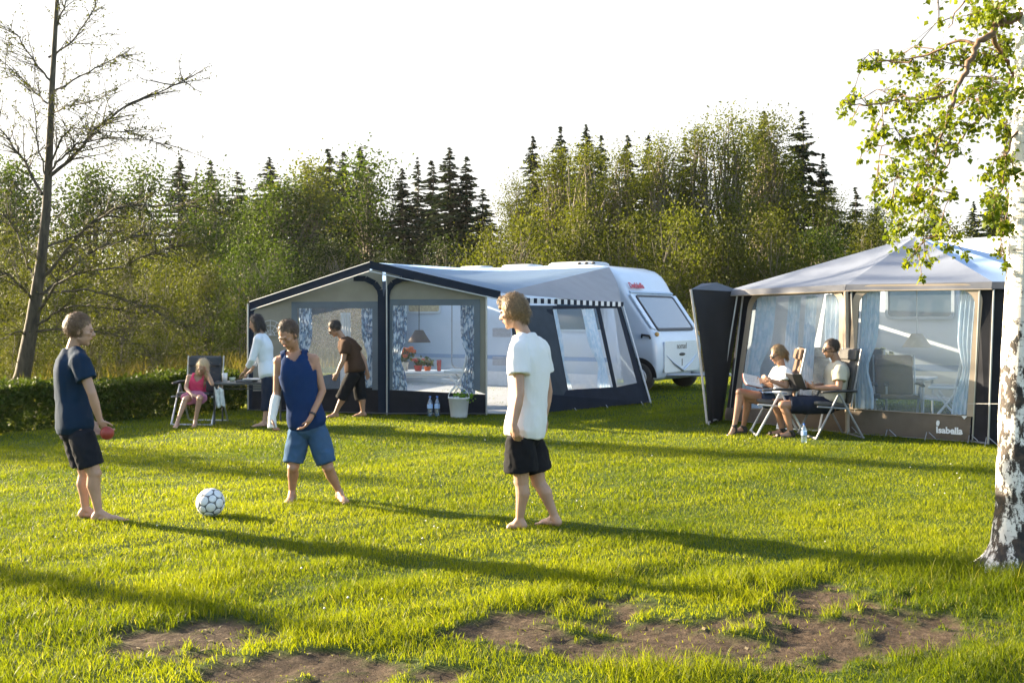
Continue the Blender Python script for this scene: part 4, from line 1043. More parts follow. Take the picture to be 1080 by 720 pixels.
def awning():
    FL = G(262, 433); FC = G(405, 437); FR = G(513, 437.5); SP = G(553, 438); SR = G(685, 425)
    A = W(395, 277, 17.0); EL = W(263, 319, FL.y); ER = W(528, 309, 17.1); ES = W(655, 320, 20.0)
    TB = CV(1.15, .02, 2.70); TB2 = CV(6.9, .02, 2.66)
    T = thing('caravan_awning', 'large slate and beige awning with pale blue peaked roof and open doorway on the caravan', 'awning', (FC.x, FC.y, 0))
    Z = Vector((0, 0, 1))
    # roof: sagging sheets
    r = MB(); n = 14
    P = []
    for i in range(n + 1):          # from the front edge back to the caravan
        q = i / n; row = []
        for j in range(n + 1):
            s = j / n
            f = lerp(A, ER, s); b = lerp(TB2 * .45 + TB * .55, TB, s)
            row.append(lerp(f, b, q) - Z * .10 * math.sin(math.pi * q) * math.sin(math.pi * min(1, s + .15)))
        P.append(row)
    r.grid(P); r.build('roof', ROOF_L, T, smooth=True)
    r = MB(); P = []
    for i in range(n + 1):
        q = i / n; row = []
        for j in range(n + 1):
            s = j / n; f = lerp(EL, A, s); b = lerp(TB2, TB2 * .45 + TB * .55, s)
            row.append(lerp(f, b, q) - Z * .04 * math.sin(math.pi * q) * math.sin(math.pi * s))
        P.append(row)
    r.grid(P); r.build('roof', ROOF_L, T, smooth=True)
    r = MB(); P = []
    for i in range(n + 1):          # grey gable over the side wall
        q = i / n; row = []
        for j in range(n + 1):
            s = j / n; f = lerp(ER, TB, s); b = lerp(ER, ES, s)
            row.append(lerp(f, b, q) + Vector((.5, -.35, 0)) * .10 * math.sin(math.pi * q) * s)
        P.append(row)
    r.grid(P); r.build('roof_gable', ROOF_G, T, smooth=True)
    # dark front fascia hanging under the roof edge, with a pale piping
    f = MB(); dn = Z * .14; fw = Vector((0, -.05, 0))
    def strip(mb, a, b, h0, h1, w0=.0, k=10, th=.012):
        for i in range(k):
            p = lerp(a, b, i / k); q = lerp(a, b, (i + 1) / k)
            mb.prism([p - Z * h0 + fw * w0, q - Z * h0 + fw * w0, q - Z * h1 + fw * w0, p - Z * h1 + fw * w0], Vector((0, th, 0)))
    AL = W(390, 277, 16.9)
    strip(f, EL, AL, -.015, .13); strip(f, AL, ER, -.03, .10); f.build('fascia', NAVY, T)
    pp = MB(); pp.tube([EL - Z * .14, AL - Z * .14 + fw, ER - Z * .11], .010, 6); pp.tube([EL + Z * .01, AL + Z * .012], .008, 6); pp.build('piping', plain('pale_piping', (.5, .5, .5), .5), T)
    # front walls
    BZ = .015
    def top(p, e0, e1, x0, x1): return lerp(e0, e1, (p - x0) / (x1 - x0))
    Q1 = [FL + Z * BZ, FC + Vector((-.03, 0, BZ)), W(403, 287, FC.y), Vector((FL.x, FL.y, EL.z - .10))]
    Q1[3] = Vector((FL.x + .02, FL.y, EL.z - .07)); Q1[2] = Vector((FC.x - .03, FC.y, A.z - .055))
    def opening(Q, x0, y0, x1, y1):
        a = st_of(Q, x0, y1); b = st_of(Q, x1, y1); c = st_of(Q, x1, y0); d = st_of(Q, x0, y0); return a, b, c, d
    def front(Q, x0, y0, x1, y1, fr):
        a, b, c, d = opening(Q, x0, y0, x1, y1); no = nrm(Q)
        inn = [bil(Q, *a), bil(Q, *b), bil(Q, *c), bil(Q, *d)]
        zb = a[1]
        # cloth above and at the sides of the opening
        m = MB(); th = no * -.012
        m.prism([bil(Q, 0, zb), inn[0], inn[3], bil(Q, 0, .9 * d[1] + .0)], th)
        m.prism([bil(Q, 0, .9 * d[1]), inn[3], inn[2], bil(Q, 1, .9 * c[1]), bil(Q, 1, 1), bil(Q, 0, 1)], th)
        m.prism([inn[1], bil(Q, 1, zb), bil(Q, 1, .9 * c[1]), inn[2]], th)
        m.build('front_wall', BEIGE, T)
        s = MB(); s.prism([bil(Q, 0, 0) + no * .003, bil(Q, 1, 0) + no * .003, bil(Q, 1, zb) + no * .003, bil(Q, 0, zb) + no * .003], th); s.build('skirt', NAVY_D, T)
        e = fr
        ctr = (inn[0] + inn[1] + inn[2] + inn[3]) / 4
        hx = (inn[1] - inn[0]).normalized() * e
        o = [inn[0] - hx, inn[1] + hx, inn[2] + hx + Z * e, inn[3] - hx + Z * e]
        i2 = [inn[0] + Z * .0, inn[1], inn[2], inn[3]]
        g = MB(); g.ring([p + no * .004 for p in o], [p + no * .004 for p in i2], no * .012); fo = g.build('window', SLATE_F, T)
        p_ = MB(); p_.add([p + no * .002 for p in i2], [(0, 1, 2, 3)]); p_.build('pane', CLEAR, fo)
        return a, c
    a, c = front(Q1, 314, 325, 393, 411, .11)
    WQ1 = [bil(Q1, a[0], a[1]), bil(Q1, c[0], a[1]), W(393, 325, FC.y), W(314, 325, FL.y - .25)]
    Q2 = [FC + Vector((.03, 0, BZ)), FR + Z * BZ, Vector((FR.x, FR.y, ER.z - .03)), Vector((FC.x + .03, FC.y, A.z - .055))]
    a2, c2 = front(Q2, 414, 322, 500, 411, .10)
    WQ2 = [bil(Q2, a2[0], a2[1]), bil(Q2, c2[0], a2[1]), W(500, 322, FR.y), W(414, 322, FC.y)]
    for WQ in (WQ1, WQ2):
        wavy_curtain(T, WQ, -.01, .17, .0, 1.0, .06, CURT, .38, side=1); wavy_curtain(T, WQ, .83, 1.01, .0, 1.0, .06, CURT, .38, side=-1)
    wavy_curtain(T, WQ1, .38, .52, .0, .95, .55, plain('white_sheer', (.7, .68, .66), .8, .05, trans=.5), None, 'sheer_curtain')
    # dark post sleeve with branching arms
    ps = MB(); y = Vector((0, -.03, 0)); cx = FC
    def arm(pts, wd):
        for i in range(len(pts) - 1):
            p, q = pts[i], pts[i + 1]; d = (q - p).normalized(); s = Vector((d.z, 0, -d.x)) * wd
            ps.prism([p - s + y, p + s + y, q + s * 1.05 + y, q - s * 1.05 + y], Vector((0, .02, 0)))
    arm([cx + Z * .01, cx + Z * 1.95], .095)
    for sx in (-1, 1):
        arm([cx + Vector((sx * .04, -.002 * (sx + 2), 1.9)), cx + Vector((sx * .07, -.002 * (sx + 2), 2.06)), cx + Vector((sx * .15, -.004 * (sx + 2), 2.17)), cx + Vector((sx * .30, -.005 * (sx + 2), 2.245)), cx + Vector((sx * .5, -.006 * (sx + 2), 2.26 - .01))], .045)
    ps.build('post_sleeve', NAVY, T)
    pl = MB(); pl.tube([cx + Vector((.055, -.06, 0)), cx + Vector((.05, -.055, 2.3))], .012, 8); pl.build('pole', ALU, T)
    for p, h in ((FL, EL.z - .02), (FR, ER.z - .05)):
        q = MB(); q.tube([p + Vector((0, -.03, 0)), Vector((p.x, p.y - .03, h))], .016, 8); q.build('pole', ALU, T)
    q = MB(); no = nrm(Q1)                                             # dark corner gusset at the far left and the arched vent window
    q.prism([FL + Vector((.01, -.02, .02)), FL + Vector((.22, -.03, .02)), FL + Vector((.16, -.03, 1.2)), FL + Vector((.24, -.03, 1.52)), FL + Vector((.6, -.1, 1.80)), FL + Vector((1.1, -.18, 2.02)), FL + Vector((.01, -.02, EL.z - .06))], Vector((0, .01, 0)))
    q.build('corner_gusset', NAVY, T)
    vt = MB(); c0 = lerp(FL, FC, .17) + Vector((0, -.035, 1.30)); dx = (FC - FL).normalized()
    for k in range(1, 4):
        vt.tube([c0 + dx * (.085 * k * math.cos(t)) + Z * (.085 * k * math.sin(t)) for t in [math.pi * i / 14 for i in range(15)]], .006, 5)
    for k in range(7): t = math.pi * k / 6; vt.tube([c0, c0 + dx * .26 * math.cos(t) + Z * .26 * math.sin(t)], .005, 5)
    vt.build('arched_vent', plain('vent_white', (.5, .5, .5), .6), T)
    # left side wall with a big clear window, back wall of cloth is the caravan
    LQ = [TB2 * 1, FL + Z * BZ, Vector((FL.x, FL.y, EL.z - .06)), TB2 - Z * .05]; LQ[0] = Vector((TB2.x, TB2.y, BZ))
    hole_panel(T, 'side_wall', LQ, (0, 0, 1, 1), [(.12, .2, .88, .80)], SLATE)
    p = MB(); p.add([bil(LQ, s, t) for s, t in ((.12, .2), (.88, .2), (.88, .8), (.12, .8))], [(0, 1, 2, 3)]); p.build('side_window', CLEAR, T)
    # right side wall with two window fields
    SQ = [SP + Z * BZ, SR + Z * BZ, ES - Z * .05, W(553, 322, 17.35)]
    corners = [[(599, 411), (647, 408), (629, 325), (583, 326)], [(650.5, 408), (672, 403.5), (651, 325), (633, 325)]]
    H = [[st_of(SQ, *c) for c in cs] for cs in corners]; no = nrm(SQ); th = no * -.012
    def b(s, t): return bil(SQ, s, t)
    m = MB()
    h0, h1 = H
    tb = [h0[0][1], h0[1][1], h1[0][1], h1[1][1]]
    m.prism([b(0, 0), b(h0[0][0], 0), b(*h0[0]), b(*h0[3]), b(h0[3][0], 1), b(0, 1)], th); m.build('side_wall', SLATE, T)
    m = MB(); m.prism([b(0, 0) + no * .004, b(1, 0) + no * .004, b(1, tb[3]) + no * .004, b(*h1[1]) + no * .004, b(*h1[0]) + no * .004, b(*h0[1]) + no * .004, b(*h0[0]) + no * .004, b(0, tb[0]) + no * .004], th); m.build('skirt', NAVY, T)
    m = MB()
    m.prism([b(*h0[3]), b(*h0[2]), b(*h1[3]), b(*h1[2]), b(1, h1[2][1]), b(1, 1), b(0, 1) * 0 + b(h0[3][0], 1)], th)
    m.prism([b(*h0[1]), b(*h1[0]), b(*h1[3]), b(*h0[2])], th); m.prism([b(*h1[1]), b(1, tb[3]), b(1, h1[2][1]), b(*h1[2])], th)
    m.prism([b(h0[0][0] - .06, h0[0][1]) + no * .002, b(*h0[0]) + no * .002, b(*h0[3]) + no * .002, b(h0[3][0] - .06, h0[3][1]) + no * .002], th)
    m.build('window_border', NAVY, T)
    p = MB(); p.add([b(*x) - no * .004 for x in h0], [(0, 1, 2, 3)]); p.build('side_window', CLEAR, T)
    p = MB(); p.add([b(*x) - no * .004 for x in h1], [(0, 1, 2, 3)]); p.build('side_window', clearmat('mesh_window', (.8, .84, .9), .35, .03, (.75, .8, .88)), T)
    CQ = [b(*h0[0]), b(*h0[1]), b(*h0[2]), b(*h0[3])]
    wavy_curtain(T, CQ, -.01, .14, .0, 1, .06, CURT2, .3, side=1); wavy_curtain(T, CQ, .72, 1.0, .0, 1, .06, CURT2, .3, side=-1)
    # return to the caravan and pole
    RQ = [SR + Z * BZ, CV(.75, -.02, BZ), CV(1.15, -.02, 2.6), ES - Z * .05]
    m = MB(); k = 8
    m.grid([[bil(RQ, i / k, j / k) for i in range(k + 1)] for j in range(k + 1)]); m.build('return_wall', SLATE, T)
    q = MB(); q.tube([SR + no * .03, ES + no * .03], .018, 8); q.build('pole', plain('pale_pole', (.55, .58, .62), .4), T)
    # checked edging along the side eave
    E0 = W(541, 314, 17.2); E1 = ES + Z * .02; ck = MB(); nchk = 34
    for i in range(nchk):
        p_ = lerp(E0, E1, i / nchk); q_ = lerp(E0, E1, (i + 1) / nchk); ck.mi = i % 2
        ck.prism([p_ + no * .05, q_ + no * .05, q_ + no * .05 - Z * .085, p_ + no * .05 - Z * .085], no * .012)
    ck.build('checked_edging', [plain('edging_white', (.6, .62, .65), .7), NAVY], T)
    # doorway: rolled door, floor mat
    d = MB(); d.tube([W(540, 320, 17.35), W(552, 436, 17.4)], .05, 10); d.build('rolled_door', SLATE, T)
    fl = MB(); ct = [FL, FC, FR, SP, SR, CV(.9, -.05, 0), CV(6.9, -.05, 0)]
    fl.prism([Vector((p.x, p.y, .02)) for p in ct], Vector((0, 0, .015))); fl.build('groundsheet', plain('groundsheet_grey', (.30, .30, .31), .85, .15, 20), T)
    mf = MB()
    for a_, b_ in ((FL, FC), (FC, FR)): mf.prism([a_ + Vector((0, -.02, .0)), b_ + Vector((0, -.02, .0)), b_ + Vector((0, -.10, .03)), a_ + Vector((0, -.10, .03))], (0, .004, .006))
    mf.build('mud_flap', plain('mud_flap_grey', (.12, .12, .13), .8), T)
    # pegs
    pg = MB()
    for q_ in (.1, .35, .6, .9):
        p_ = lerp(SP, SR, q_); pg.tube([p_ + no * .06 + Z * .05, p_ + no * .12 - Z * .03], .006, 5)
    pg.build('pegs', ALU, T)
    return A
AW_A = awning()

# things inside the left awning
def flowerpot(name, label, cat, p, r, h, potc, blooms, bc, seed, spread, bs, group=None):
    rr = random.Random(seed); rn = np.random.default_rng(seed)
    t = thing(name, label, cat, tuple(p), group)
    m = MB(); m.lathe(p, [(r * .7, 0), (r, h), (r * 1.08, h * 1.02), (r * 1.0, h * .98)], 18); m.build('pot', potc, t, smooth=True)
    c = Vector(p) + Vector((0, 0, h)); m = MB()
    for k in range(14):
        m.tube([c, c + Vector((rr.gauss(0, spread * .5), rr.gauss(0, spread * .5), spread * 1.1))], .004, 4)
    m.build('stems', L_MID_PLAIN, t)
    C = np.array(c) + rn.normal(0, 1, (90, 3)) * spread * np.array([.55, .55, .35]) + np.array([0, 0, spread * .75])
    V, F = leaf_quads(C, .07, rn); link('leaves', mesh_np('leaves', V - np.array(p), F, np.repeat(rn.uniform(0, 1, 90), 4)), L_MID, t)
    if blooms:
        m = MB()
        for k in range(blooms):
            q = c + Vector((rr.gauss(0, spread * .6), rr.gauss(0, spread * .6), spread * rr.uniform(.7, 1.6))); m.ell(q, (bs, 0, 0), (0, bs, 0), (0, 0, bs * .7), 8, 6)
        m.build('blooms', bc, t, smooth=True)
    return t
L_MID_PLAIN = plain('stem_green', (.05, .08, .02), .6)
OR = plain('orange_petals', (.75, .16, .03), .6, .2, 30, trans=.2); RE = plain('red_petals', (.6, .03, .02), .6, .2, 30, trans=.2)
def table(name, label, p, L, Wd, h, yaw, mt, ml, group=None, thick=.03):
    t = thing(name, label, 'table', tuple(p), group); p = Vector(p)
    ux = Vector((math.cos(yaw), math.sin(yaw), 0)); uy = Vector((-math.sin(yaw), math.cos(yaw), 0)); Z = Vector((0, 0, 1))
    m = MB(); c = p + Z * (h - thick)
    m.prism([c + ux * a * L / 2 + uy * b * Wd / 2 for a, b in rrect(-1, -1, 1, 1, .08, .08, 4)], Z * thick); m.build('tabletop', mt, t, bevel=.004)
    for a in (-1, 1):
        for b in (-1, 1):
            g = MB(); q = p + ux * a * L * .44 + uy * b * Wd * .42; g.tube([q, q + Z * (h - thick)], .014, 8); g.build('leg', ml, t)
    g = MB()
    for b in (-1, 1): g.tube([p + ux * -L * .44 + uy * b * Wd * .42 + Z * (h - .09), p + ux * L * .44 + uy * b * Wd * .42 + Z * (h - .09)], .009, 6)
    g.build('rail', ml, t)
    return t
ti = W(455, 400, 19.0); tz = CAM_H + (HOR - 391) * 19.0 / F_PX
table('dining_table', 'white table laid with flowers inside the centre awning', (ti.x, 19.0, .035), 1.35, .75, tz - .035, .05, WHITE_P, WHITET)
flowerpot('flower_vase', 'tall bunch of orange flowers on the awning table beside the curtain', 'flowers', W(427, 391, 19.0), .07, .16, plain('vase_glass', (.5, .5, .45), .2), 16, OR, 3, .16, .05)
flowerpot('flower_pot', 'small red flowering pot in the middle of the awning table', 'flowers', W(441, 391, 18.9), .08, .10, RE, 9, RE, 4, .07, .035)
flowerpot('flower_pot', 'small leafy green plant on the awning table', 'plant', W(451, 391, 19.1), .07, .08, OR, 0, RE, 5, .10, .03)
m = MB(); p = W(463, 391, 18.95); m.lathe(p, [(.035, 0), (.045, .2), (.04, .2), (.032, .02)], 16); tag(m.build('candle_glass', plain('red_glass', (.5, .03, .03), .2), None, p, smooth=True), 'red candle glass at the right end of the awning table', 'candle')
def hanging_lamp(label, p, r, h, mat, ztop, dark):
    t = thing('hanging_lamp', label, 'lamp', tuple(p)); p = Vector(p)
    m = MB(); n = 24; V = []; F = []
    for rr_, z in ((r, 0), (r * .35, h), (r * .33, h), (r * .97, .0)):
        for k in range(n): a = 2 * math.pi * k / n; V.append(p + Vector((rr_ * math.cos(a), rr_ * math.sin(a), z)))
    for i in range(3):
        for k in range(n): F.append((i * n + k, i * n + (k + 1) % n, (i + 1) * n + (k + 1) % n, (i + 1) * n + k))
    m.add(V, F); m.build('lamp_shade', mat, t, smooth=True)
    m = MB(); m.tube([p + Vector((0, 0, h * .5)), Vector((p.x, p.y, ztop))], .008, 6); m.sphere(p + Vector((0, 0, h * .5)), .035); m.build('cord', dark, t)
    return t
hanging_lamp('dark brown lamp shade hanging behind the centre awning window', W(442, 361, 18.6), .21, .22, plain('brown_shade', (.09, .05, .035), .7), 2.45, BLACKP)
def frame_chair(label, p, yaw, sc=1.):
    """white tube recliner folded upright"""
    t = thing('white_chair', label, 'chair', tuple(p)); M = Matrix.Translation(Vector(p)) @ Matrix.Rotation(yaw, 4, 'Z') @ Matrix.Scale(sc, 4)
    def q(x, y, z): return M @ Vector((x, y, z))
    for y in (-.27, .27):
        m = MB(); m.tube([q(.30, y, .0), q(-.1, y, .52), q(-.22, y, 1.12)], .016, 8); m.tube([q(-.34, y, 0), q(.12, y, .55)], .016, 8); m.build('side_frame', WHITET, t)
        m = MB(); m.tube([q(-.2, y, .62), q(.22, y, .62)], .022, 8); m.build('armrest', WHITET, t)
    m = MB(); m.hexa([q(-.16, -.25, .42), q(.28, -.25, .46), q(.28, .25, .46), q(-.16, .25, .42), q(-.16, -.25, .45), q(.28, -.25, .49), q(.28, .25, .49), q(-.16, .25, .45)]); m.build('seat', plain('white_mesh', (.6, .6, .6), .7), t)
    m = MB(); m.hexa([q(-.13, -.25, .5), q(-.25, -.25, 1.1), q(-.25, .25, 1.1), q(-.13, .25, .5), q(-.10, -.25, .5), q(-.22, -.25, 1.1), q(-.22, .25, 1.1), q(-.10, .25, .5)]); m.build('backrest', plain('grey_mesh', (.45, .46, .48), .7), t)
    m = MB(); m.tube([q(.30, -.27, .02), q(.30, .27, .02)], .014, 8); m.tube([q(-.34, -.27, .02), q(-.34, .27, .02)], .014, 8); m.build('foot_bar', WHITET, t)
frame_chair('white tube chair at the table inside the centre awning', (W(484, 400, 18.5).x, 18.6, .035), 3.0)
# ------------------------------------------------------------------ tent at the right
def right_tent():
    Z = Vector((0, 0, 1))
    PL = G(765, 443); PC = G(897, 457.5); PR = G(1023, 466.5); PX = G(1041, 469)
    EL = W(768, 306, PL.y - .1); EC = W(893, 300, PC.y - .05); ER = W(1047, 297, PX.y); AP = W(966, 249, 15.4)
    EX = W(1085, 297, 12.75); 
    T = thing('tent_awning', 'dark taupe tent awning with pale hipped roof and two big hazy windows', 'tent', (PC.x, PC.y, 0))
    back = W(1030, 262, 16.6); BL = Vector((4.3, 18.3, 2.12)); BR = Vector((7.6, 15.0, 2.35))
    def sheet(name, pts, mat, sag=.05, n=10):
        a, b, c = pts; mb = MB(); P = []
        for i in range(n + 1):
            q = i / n; row = []
            for j in range(n + 1):
                s = j / n; row.append(lerp(lerp(a, b, s), c, q) - Z * sag * math.sin(math.pi * q) * math.sin(math.pi * s))
            P.append(row)
        mb.grid(P); mb.build(name, mat, T, smooth=True)
    sheet('roof', (EL, EC, AP), ROOF_W); sheet('roof', (EC, ER, AP), ROOF_W, .06)
    BLU = plain('sky_blue_roof_fabric', (.38, .52, .74), .7, .05, 3, bump=.1, bscale=200, trans=.3)
    sheet('roof', (ER, EX + Vector((.6, .3, 0)), AP), BLU, .05); sheet('roof', (EX + Vector((.6, .3, 0)), BR, AP), BLU); sheet('roof', (BL, EL, AP), ROOF_W); sheet('roof', (BR, BL, AP), BLU)
    f = MB()
    def strip(a, b, h, th=.015):
        d = (b - a).normalized(); no = d.cross(Z)
        f.prism([a, b, b - Z * h + no * .03, a - Z * h + no * .03], no * th)
    strip(EL, EC, .085); f.build('fascia', FASCIA, T); f = MB(); strip(EC, ER, .09); f.build('fascia', FASCIA, T); f = MB(); strip(ER, EX, .09); f.build('fascia', NAVY, T)
    pp = MB(); pp.tube([EL - Z * .085 + Vector((-.02, -.03, 0)), EC - Z * .09 + Vector((-.02, -.03, 0)), ER - Z * .095 + Vector((-.02, -.03, 0))], .012, 6); pp.build('piping', TAUPE_L, T)
    # walls
    Q1 = [PL + Z * .015, PC + Z * .015, EC - Z * .06, W(783, 309, PL.y)]
    Q2 = [PC + Z * .015, PR + Z * .015, Vector((ER.x - .13, ER.y + .10, ER.z - .07)), EC - Z * .06]
    def wall(Q, cs, bd, logo=False):
        h = [st_of(Q, *c) for c in cs]; no = nrm(Q); th = no * -.012
        def b(s, t, o=0.): return bil(Q, s, t) + no * o
        m = MB()
        m.prism([b(0, h[0][1]), b(*h[0]), b(*h[3]), b(0, h[3][1])], th); m.prism([b(*h[1]), b(1, h[1][1]), b(1, h[2][1]), b(*h[2])], th)
        m.prism([b(0, h[3][1]), b(*h[3]), b(*h[2]), b(1, h[2][1]), b(1, 1), b(0, 1)], th); m.build('front_wall', NAVY_D, T)
        m = MB(); k = 16      # slightly billowing skirt
        m.grid([[b(i / k, (h[0][1] * (1 - i / k) + h[1][1] * i / k) * j / 6, .006 + .02 * math.sin(3.14 * j / 6) + .004 * math.sin(i * 1.7)) for i in range(k + 1)] for j in range(7)]); m.build('skirt', TAUPE, T, smooth=True)
        # rounded pale border of the window
        e = bd
        q4 = [b(*h[0]), b(*h[1]), b(*h[2]), b(*h[3])]
        wq = (q4[1] - q4[0]).length; hq = (q4[3] - q4[0]).length
        def wp(s, t, o): return bil(q4, s, t) + no * o
        inn = rrect(0, 0, 1, 1, .12, .005, 7, hq / wq); out = rrect(-e / wq, -.005, 1 + e / wq, 1 + e / hq, .15, .005, 7, hq / wq)
        g = MB(); g.ring([wp(s, t, .004) for s, t in out], [wp(s, t, .004) for s, t in inn], no * .02); fo = g.build('window', TAUPE_L, T)
        # dark infill behind the rounded corners
        g = MB(); g.add([wp(s, t, .003) for s, t in inn], [tuple(range(len(inn)))]); g.build('pane', HAZY, fo)
        cn = MB(); n = 7
        for cx, start in ((1, 0), (0, n)):
            V = [wp(cx, 1, .001)] + [wp(*inn[start + i], .001) for i in range(n)]
            cn.add(V, [(0, i, i + 1) for i in range(1, n)])
        cn.build('corner_infill', TAUPE_L, fo)
        return q4, no
    q4a, no1 = wall(Q1, [(779, 431), (884, 431), (887, 309), (795, 313)], .09)
    q4b, no2 = wall(Q2, [(900, 430.5), (1020, 438), (1030, 306), (907, 307)], .085)
    wavy_curtain(T, q4a, 0, .24, 0, 1, .07, CURT2, .35, side=1); wavy_curtain(T, q4a, .80, 1.0, 0, 1, .07, CURT2, .35, side=-1); wavy_curtain(T, q4a, .36, .50, 0, 1, .12, CURT2, None); wavy_curtain(T, q4a, .56, .68, 0, 1, .12, CURT2, None)
    wavy_curtain(T, q4b, 0, .17, 0, 1, .07, CURT2, .35, side=1); wavy_curtain(T, q4b, .85, 1.0, 0, 1, .07, CURT2, .35, side=-1)
    # emblem on the skirt: a small bird over a name and a bar
    WL = plain('white_print', (.75, .75, .75), .6, .02)
    def lp(px, py, o=.04): s, t = st_of(Q2, px, py); return bil(Q2, s, t) + no2 * o
    rt = lp(1010, 454) - lp(990, 453)
    text('lettering', 'Isabella', .114, lp(1002, 453.6), rt, Z, WL, T, .002, .004)
    q = MB(); q.prism([lp(1004, 456.2), lp(1015, 456.9), lp(1015, 457.9), lp(1004, 457.2)], no2 * .003)
    q.build('print_bar', WL, T); q = MB()
    q.prism([lp(988.8, 448.4), lp(991, 448.6), lp(992.2, 445.6), lp(991.7, 443.3), lp(990.2, 442.6), lp(988.8, 443.4), lp(988.4, 446)], no2 * .003); q.build('emblem', WL, T)
    q = MB(); q.prism([lp(1015, 438), lp(1021, 438.4), lp(1018, 441.6)], no2 * .003); q.build('corner_tag', WL, T)
    # right return wall, dark; poles
    Q3 = [PX + Z * .015, Vector((7.4, 12.7, .015)), Vector((7.4, 12.75, 2.0)), ER - Z * .07]
    m = MB(); m.prism([bil(Q3, s, t) for s, t in ((0, 0), (1, 0), (1, 1), (0, 1))], nrm(Q3) * -.012); m.build('side_wall', NAVY_D, T)
    m = MB(); m.prism([PR + Z * .015, PX + Z * .015, ER - Z * .07, Q2[2]], Vector((0, .012, 0))); m.build('side_wall', NAVY_D, T)
    Q4 = [Vector((BL.x, BL.y, .015)), PL + Z * .015, Q1[3], Vector((BL.x, BL.y, 2.05))]
    hole_panel(T, 'side_wall', Q4, (0, 0, 1, 1), [(.1, .2, .9, .85)], NAVY_D)
    m = MB(); m.prism([Vector((4.3, 18.3, .02)), Vector((5.0, 18.05, .02)), Vector((5.35, 17.8, 2.05)), Vector((4.3, 18.3, 2.05))], Vector((0, .012, 0))); m.build('back_wall', plain('pale_cloth_wall', (.55, .57, .6), .8, .05, trans=.4), T)
    p = MB(); p.add([bil(Q4, s, t) for s, t in ((.1, .2), (.9, .2), (.9, .85), (.1, .85))], [(0, 1, 2, 3)]); p.build('side_window', clearmat('cloudy_window', (.6, .65, .7), .6, .03, (.6, .66, .7)), T)
    for a, b, r, mt in ((PC + Vector((-.06, -.06, 0)), EC + Vector((-.03, -.06, -.1)), .03, TAUPE_L), (PX + Vector((0, -.03, 0)), ER + Vector((.0, -.03, -.1)), .012, ALU), (PR + Vector((.02, -.03, 0)), Q2[2] + Vector((0, -.03, 0)), .012, ALU), (PC + Vector((.06, -.05, 0)), EC + Vector((.05, -.05, -.1)), .014, ALU), (PL + Vector((.05, -.05, 0)), Q1[3] + Vector((0, -.05, 0)), .014, ALU)):
        q = MB(); q.tube([a, b], r, 10); q.build('pole', mt, T)
    mf = MB()
    for a_, b_ in ((PL, PC), (PC, PR), (PR, PX)): mf.prism([a_ + Vector((0, -.04, .012)), b_ + Vector((0, -.04, .012)), b_ + Vector((-.03, -.11, .022)), a_ + Vector((-.03, -.11, .022))], (0, 0, .006))
    mf.build('mud_flap', plain('pale_flap', (.25, .24, .24), .8), T)
    pg = MB()
    for a_ in (PC, PR, PX, lerp(PC, PR, .33), lerp(PC, PR, .66)):
        pg.tube([a_ + Vector((-.03, -.05, .10)), a_ + Vector((-.1, -.16, 0)), a_ + Vector((-.1, -.16, -.04))], .006, 5); pg.tube([a_ + Vector((.0, -.05, .10)), a_ + Vector((.08, -.15, 0))], .005, 5)
    pg.build('pegs', ALU, T)
    gr = MB(); gr.tube([lp(1022, 425, .05), W(1100, 426, 11.5)], .002, 4); gr.build('guy_line', plain('line_white', (.6, .6, .6), .6), T)
    fl = MB(); fl.prism([Vector((p.x, p.y, .02)) for p in (PL, PC, PR, PX, Vector((7.4, 12.9, 0)), Vector((7.6, 15, 0)), Vector((4.3, 18.3, 0)))], (0, 0, .012)); fl.build('groundsheet', plain('groundsheet_blue', (.16, .19, .22), .8), T)
    return PL, Q1[3], EL
PL, PLT, RT_EL = right_tent()

# dark windbreak flap standing out from the tent's left corner
def windbreak():
    Z = Vector((0, 0, 1))
    a0 = G(747, 447); a1 = PL + Vector((-.06, -.02, 0)); t0 = W(729, 305, a0.y); t1 = W(784, 308, PL.y - .05)
    tp = W(740, 299, a0.y + .25)
    T = thing('windbreak_panel', 'black fabric windbreak panel standing out beside the right tent', 'windbreak', tuple(a0))
    n = 14; P = []
    for j in range(n + 1):
        t = j / n; row = []
        for i in range(n + 1):
            s = i / n; p = lerp(lerp(a0, a1, s), lerp(t0, t1, s), t); row.append(p + Vector((.35, -.6, 0)) * (.05 * math.sin(s * 9 + 2 * t) * (1 - .4 * t)) + Vector((.03 * math.sin(math.pi * t) * (1 - s), 0, 0)))
        P.append(row)
    m = MB(); m.grid(P); m.build('panel', plain('black_fabric', (.012, .012, .014), .85, .2, 5, bump=.3, bscale=160), T, smooth=True)
    m = MB(); m.add([t0 + Z * .0, t1 + Z * .0, tp + Vector((.25, .1, .02)), tp], [(0, 1, 2, 3)]); m.build('top_flap', FASCIA, T)
    m = MB(); m.tube([a0 + Vector((-.02, -.02, 0)), lerp(a0, t0, .5) + Vector((.0, -.02, 0)), t0 + Vector((-.01, -.02, 0))], .018, 8); m.build('pole', plain('pale_edge', (.5, .46, .44), .5), T)
    m = MB(); m.tube([a1 + Vector((-.1, -.12, 0)), t1 + Vector((-.12, -.12, -.05))], .014, 8); m.build('pole', ALU, T)
    m = MB(); m.tube([a0 + Z * .03 + Vector((0, -.03, 0)), a1 + Z * .03 + Vector((-.1, -.12, 0))], .016, 8); m.build('bottom_rail', plain('pale_rail', (.45, .45, .45), .5), T)
    for p in (a0, a1 + Vector((-.1, -.12, 0))):
        m = MB(); m.tube([p + Vector((0, -.05, .03)), p + Vector((0, -.06, -.04))], .012, 6); m.build('peg', ALU, T)
windbreak()

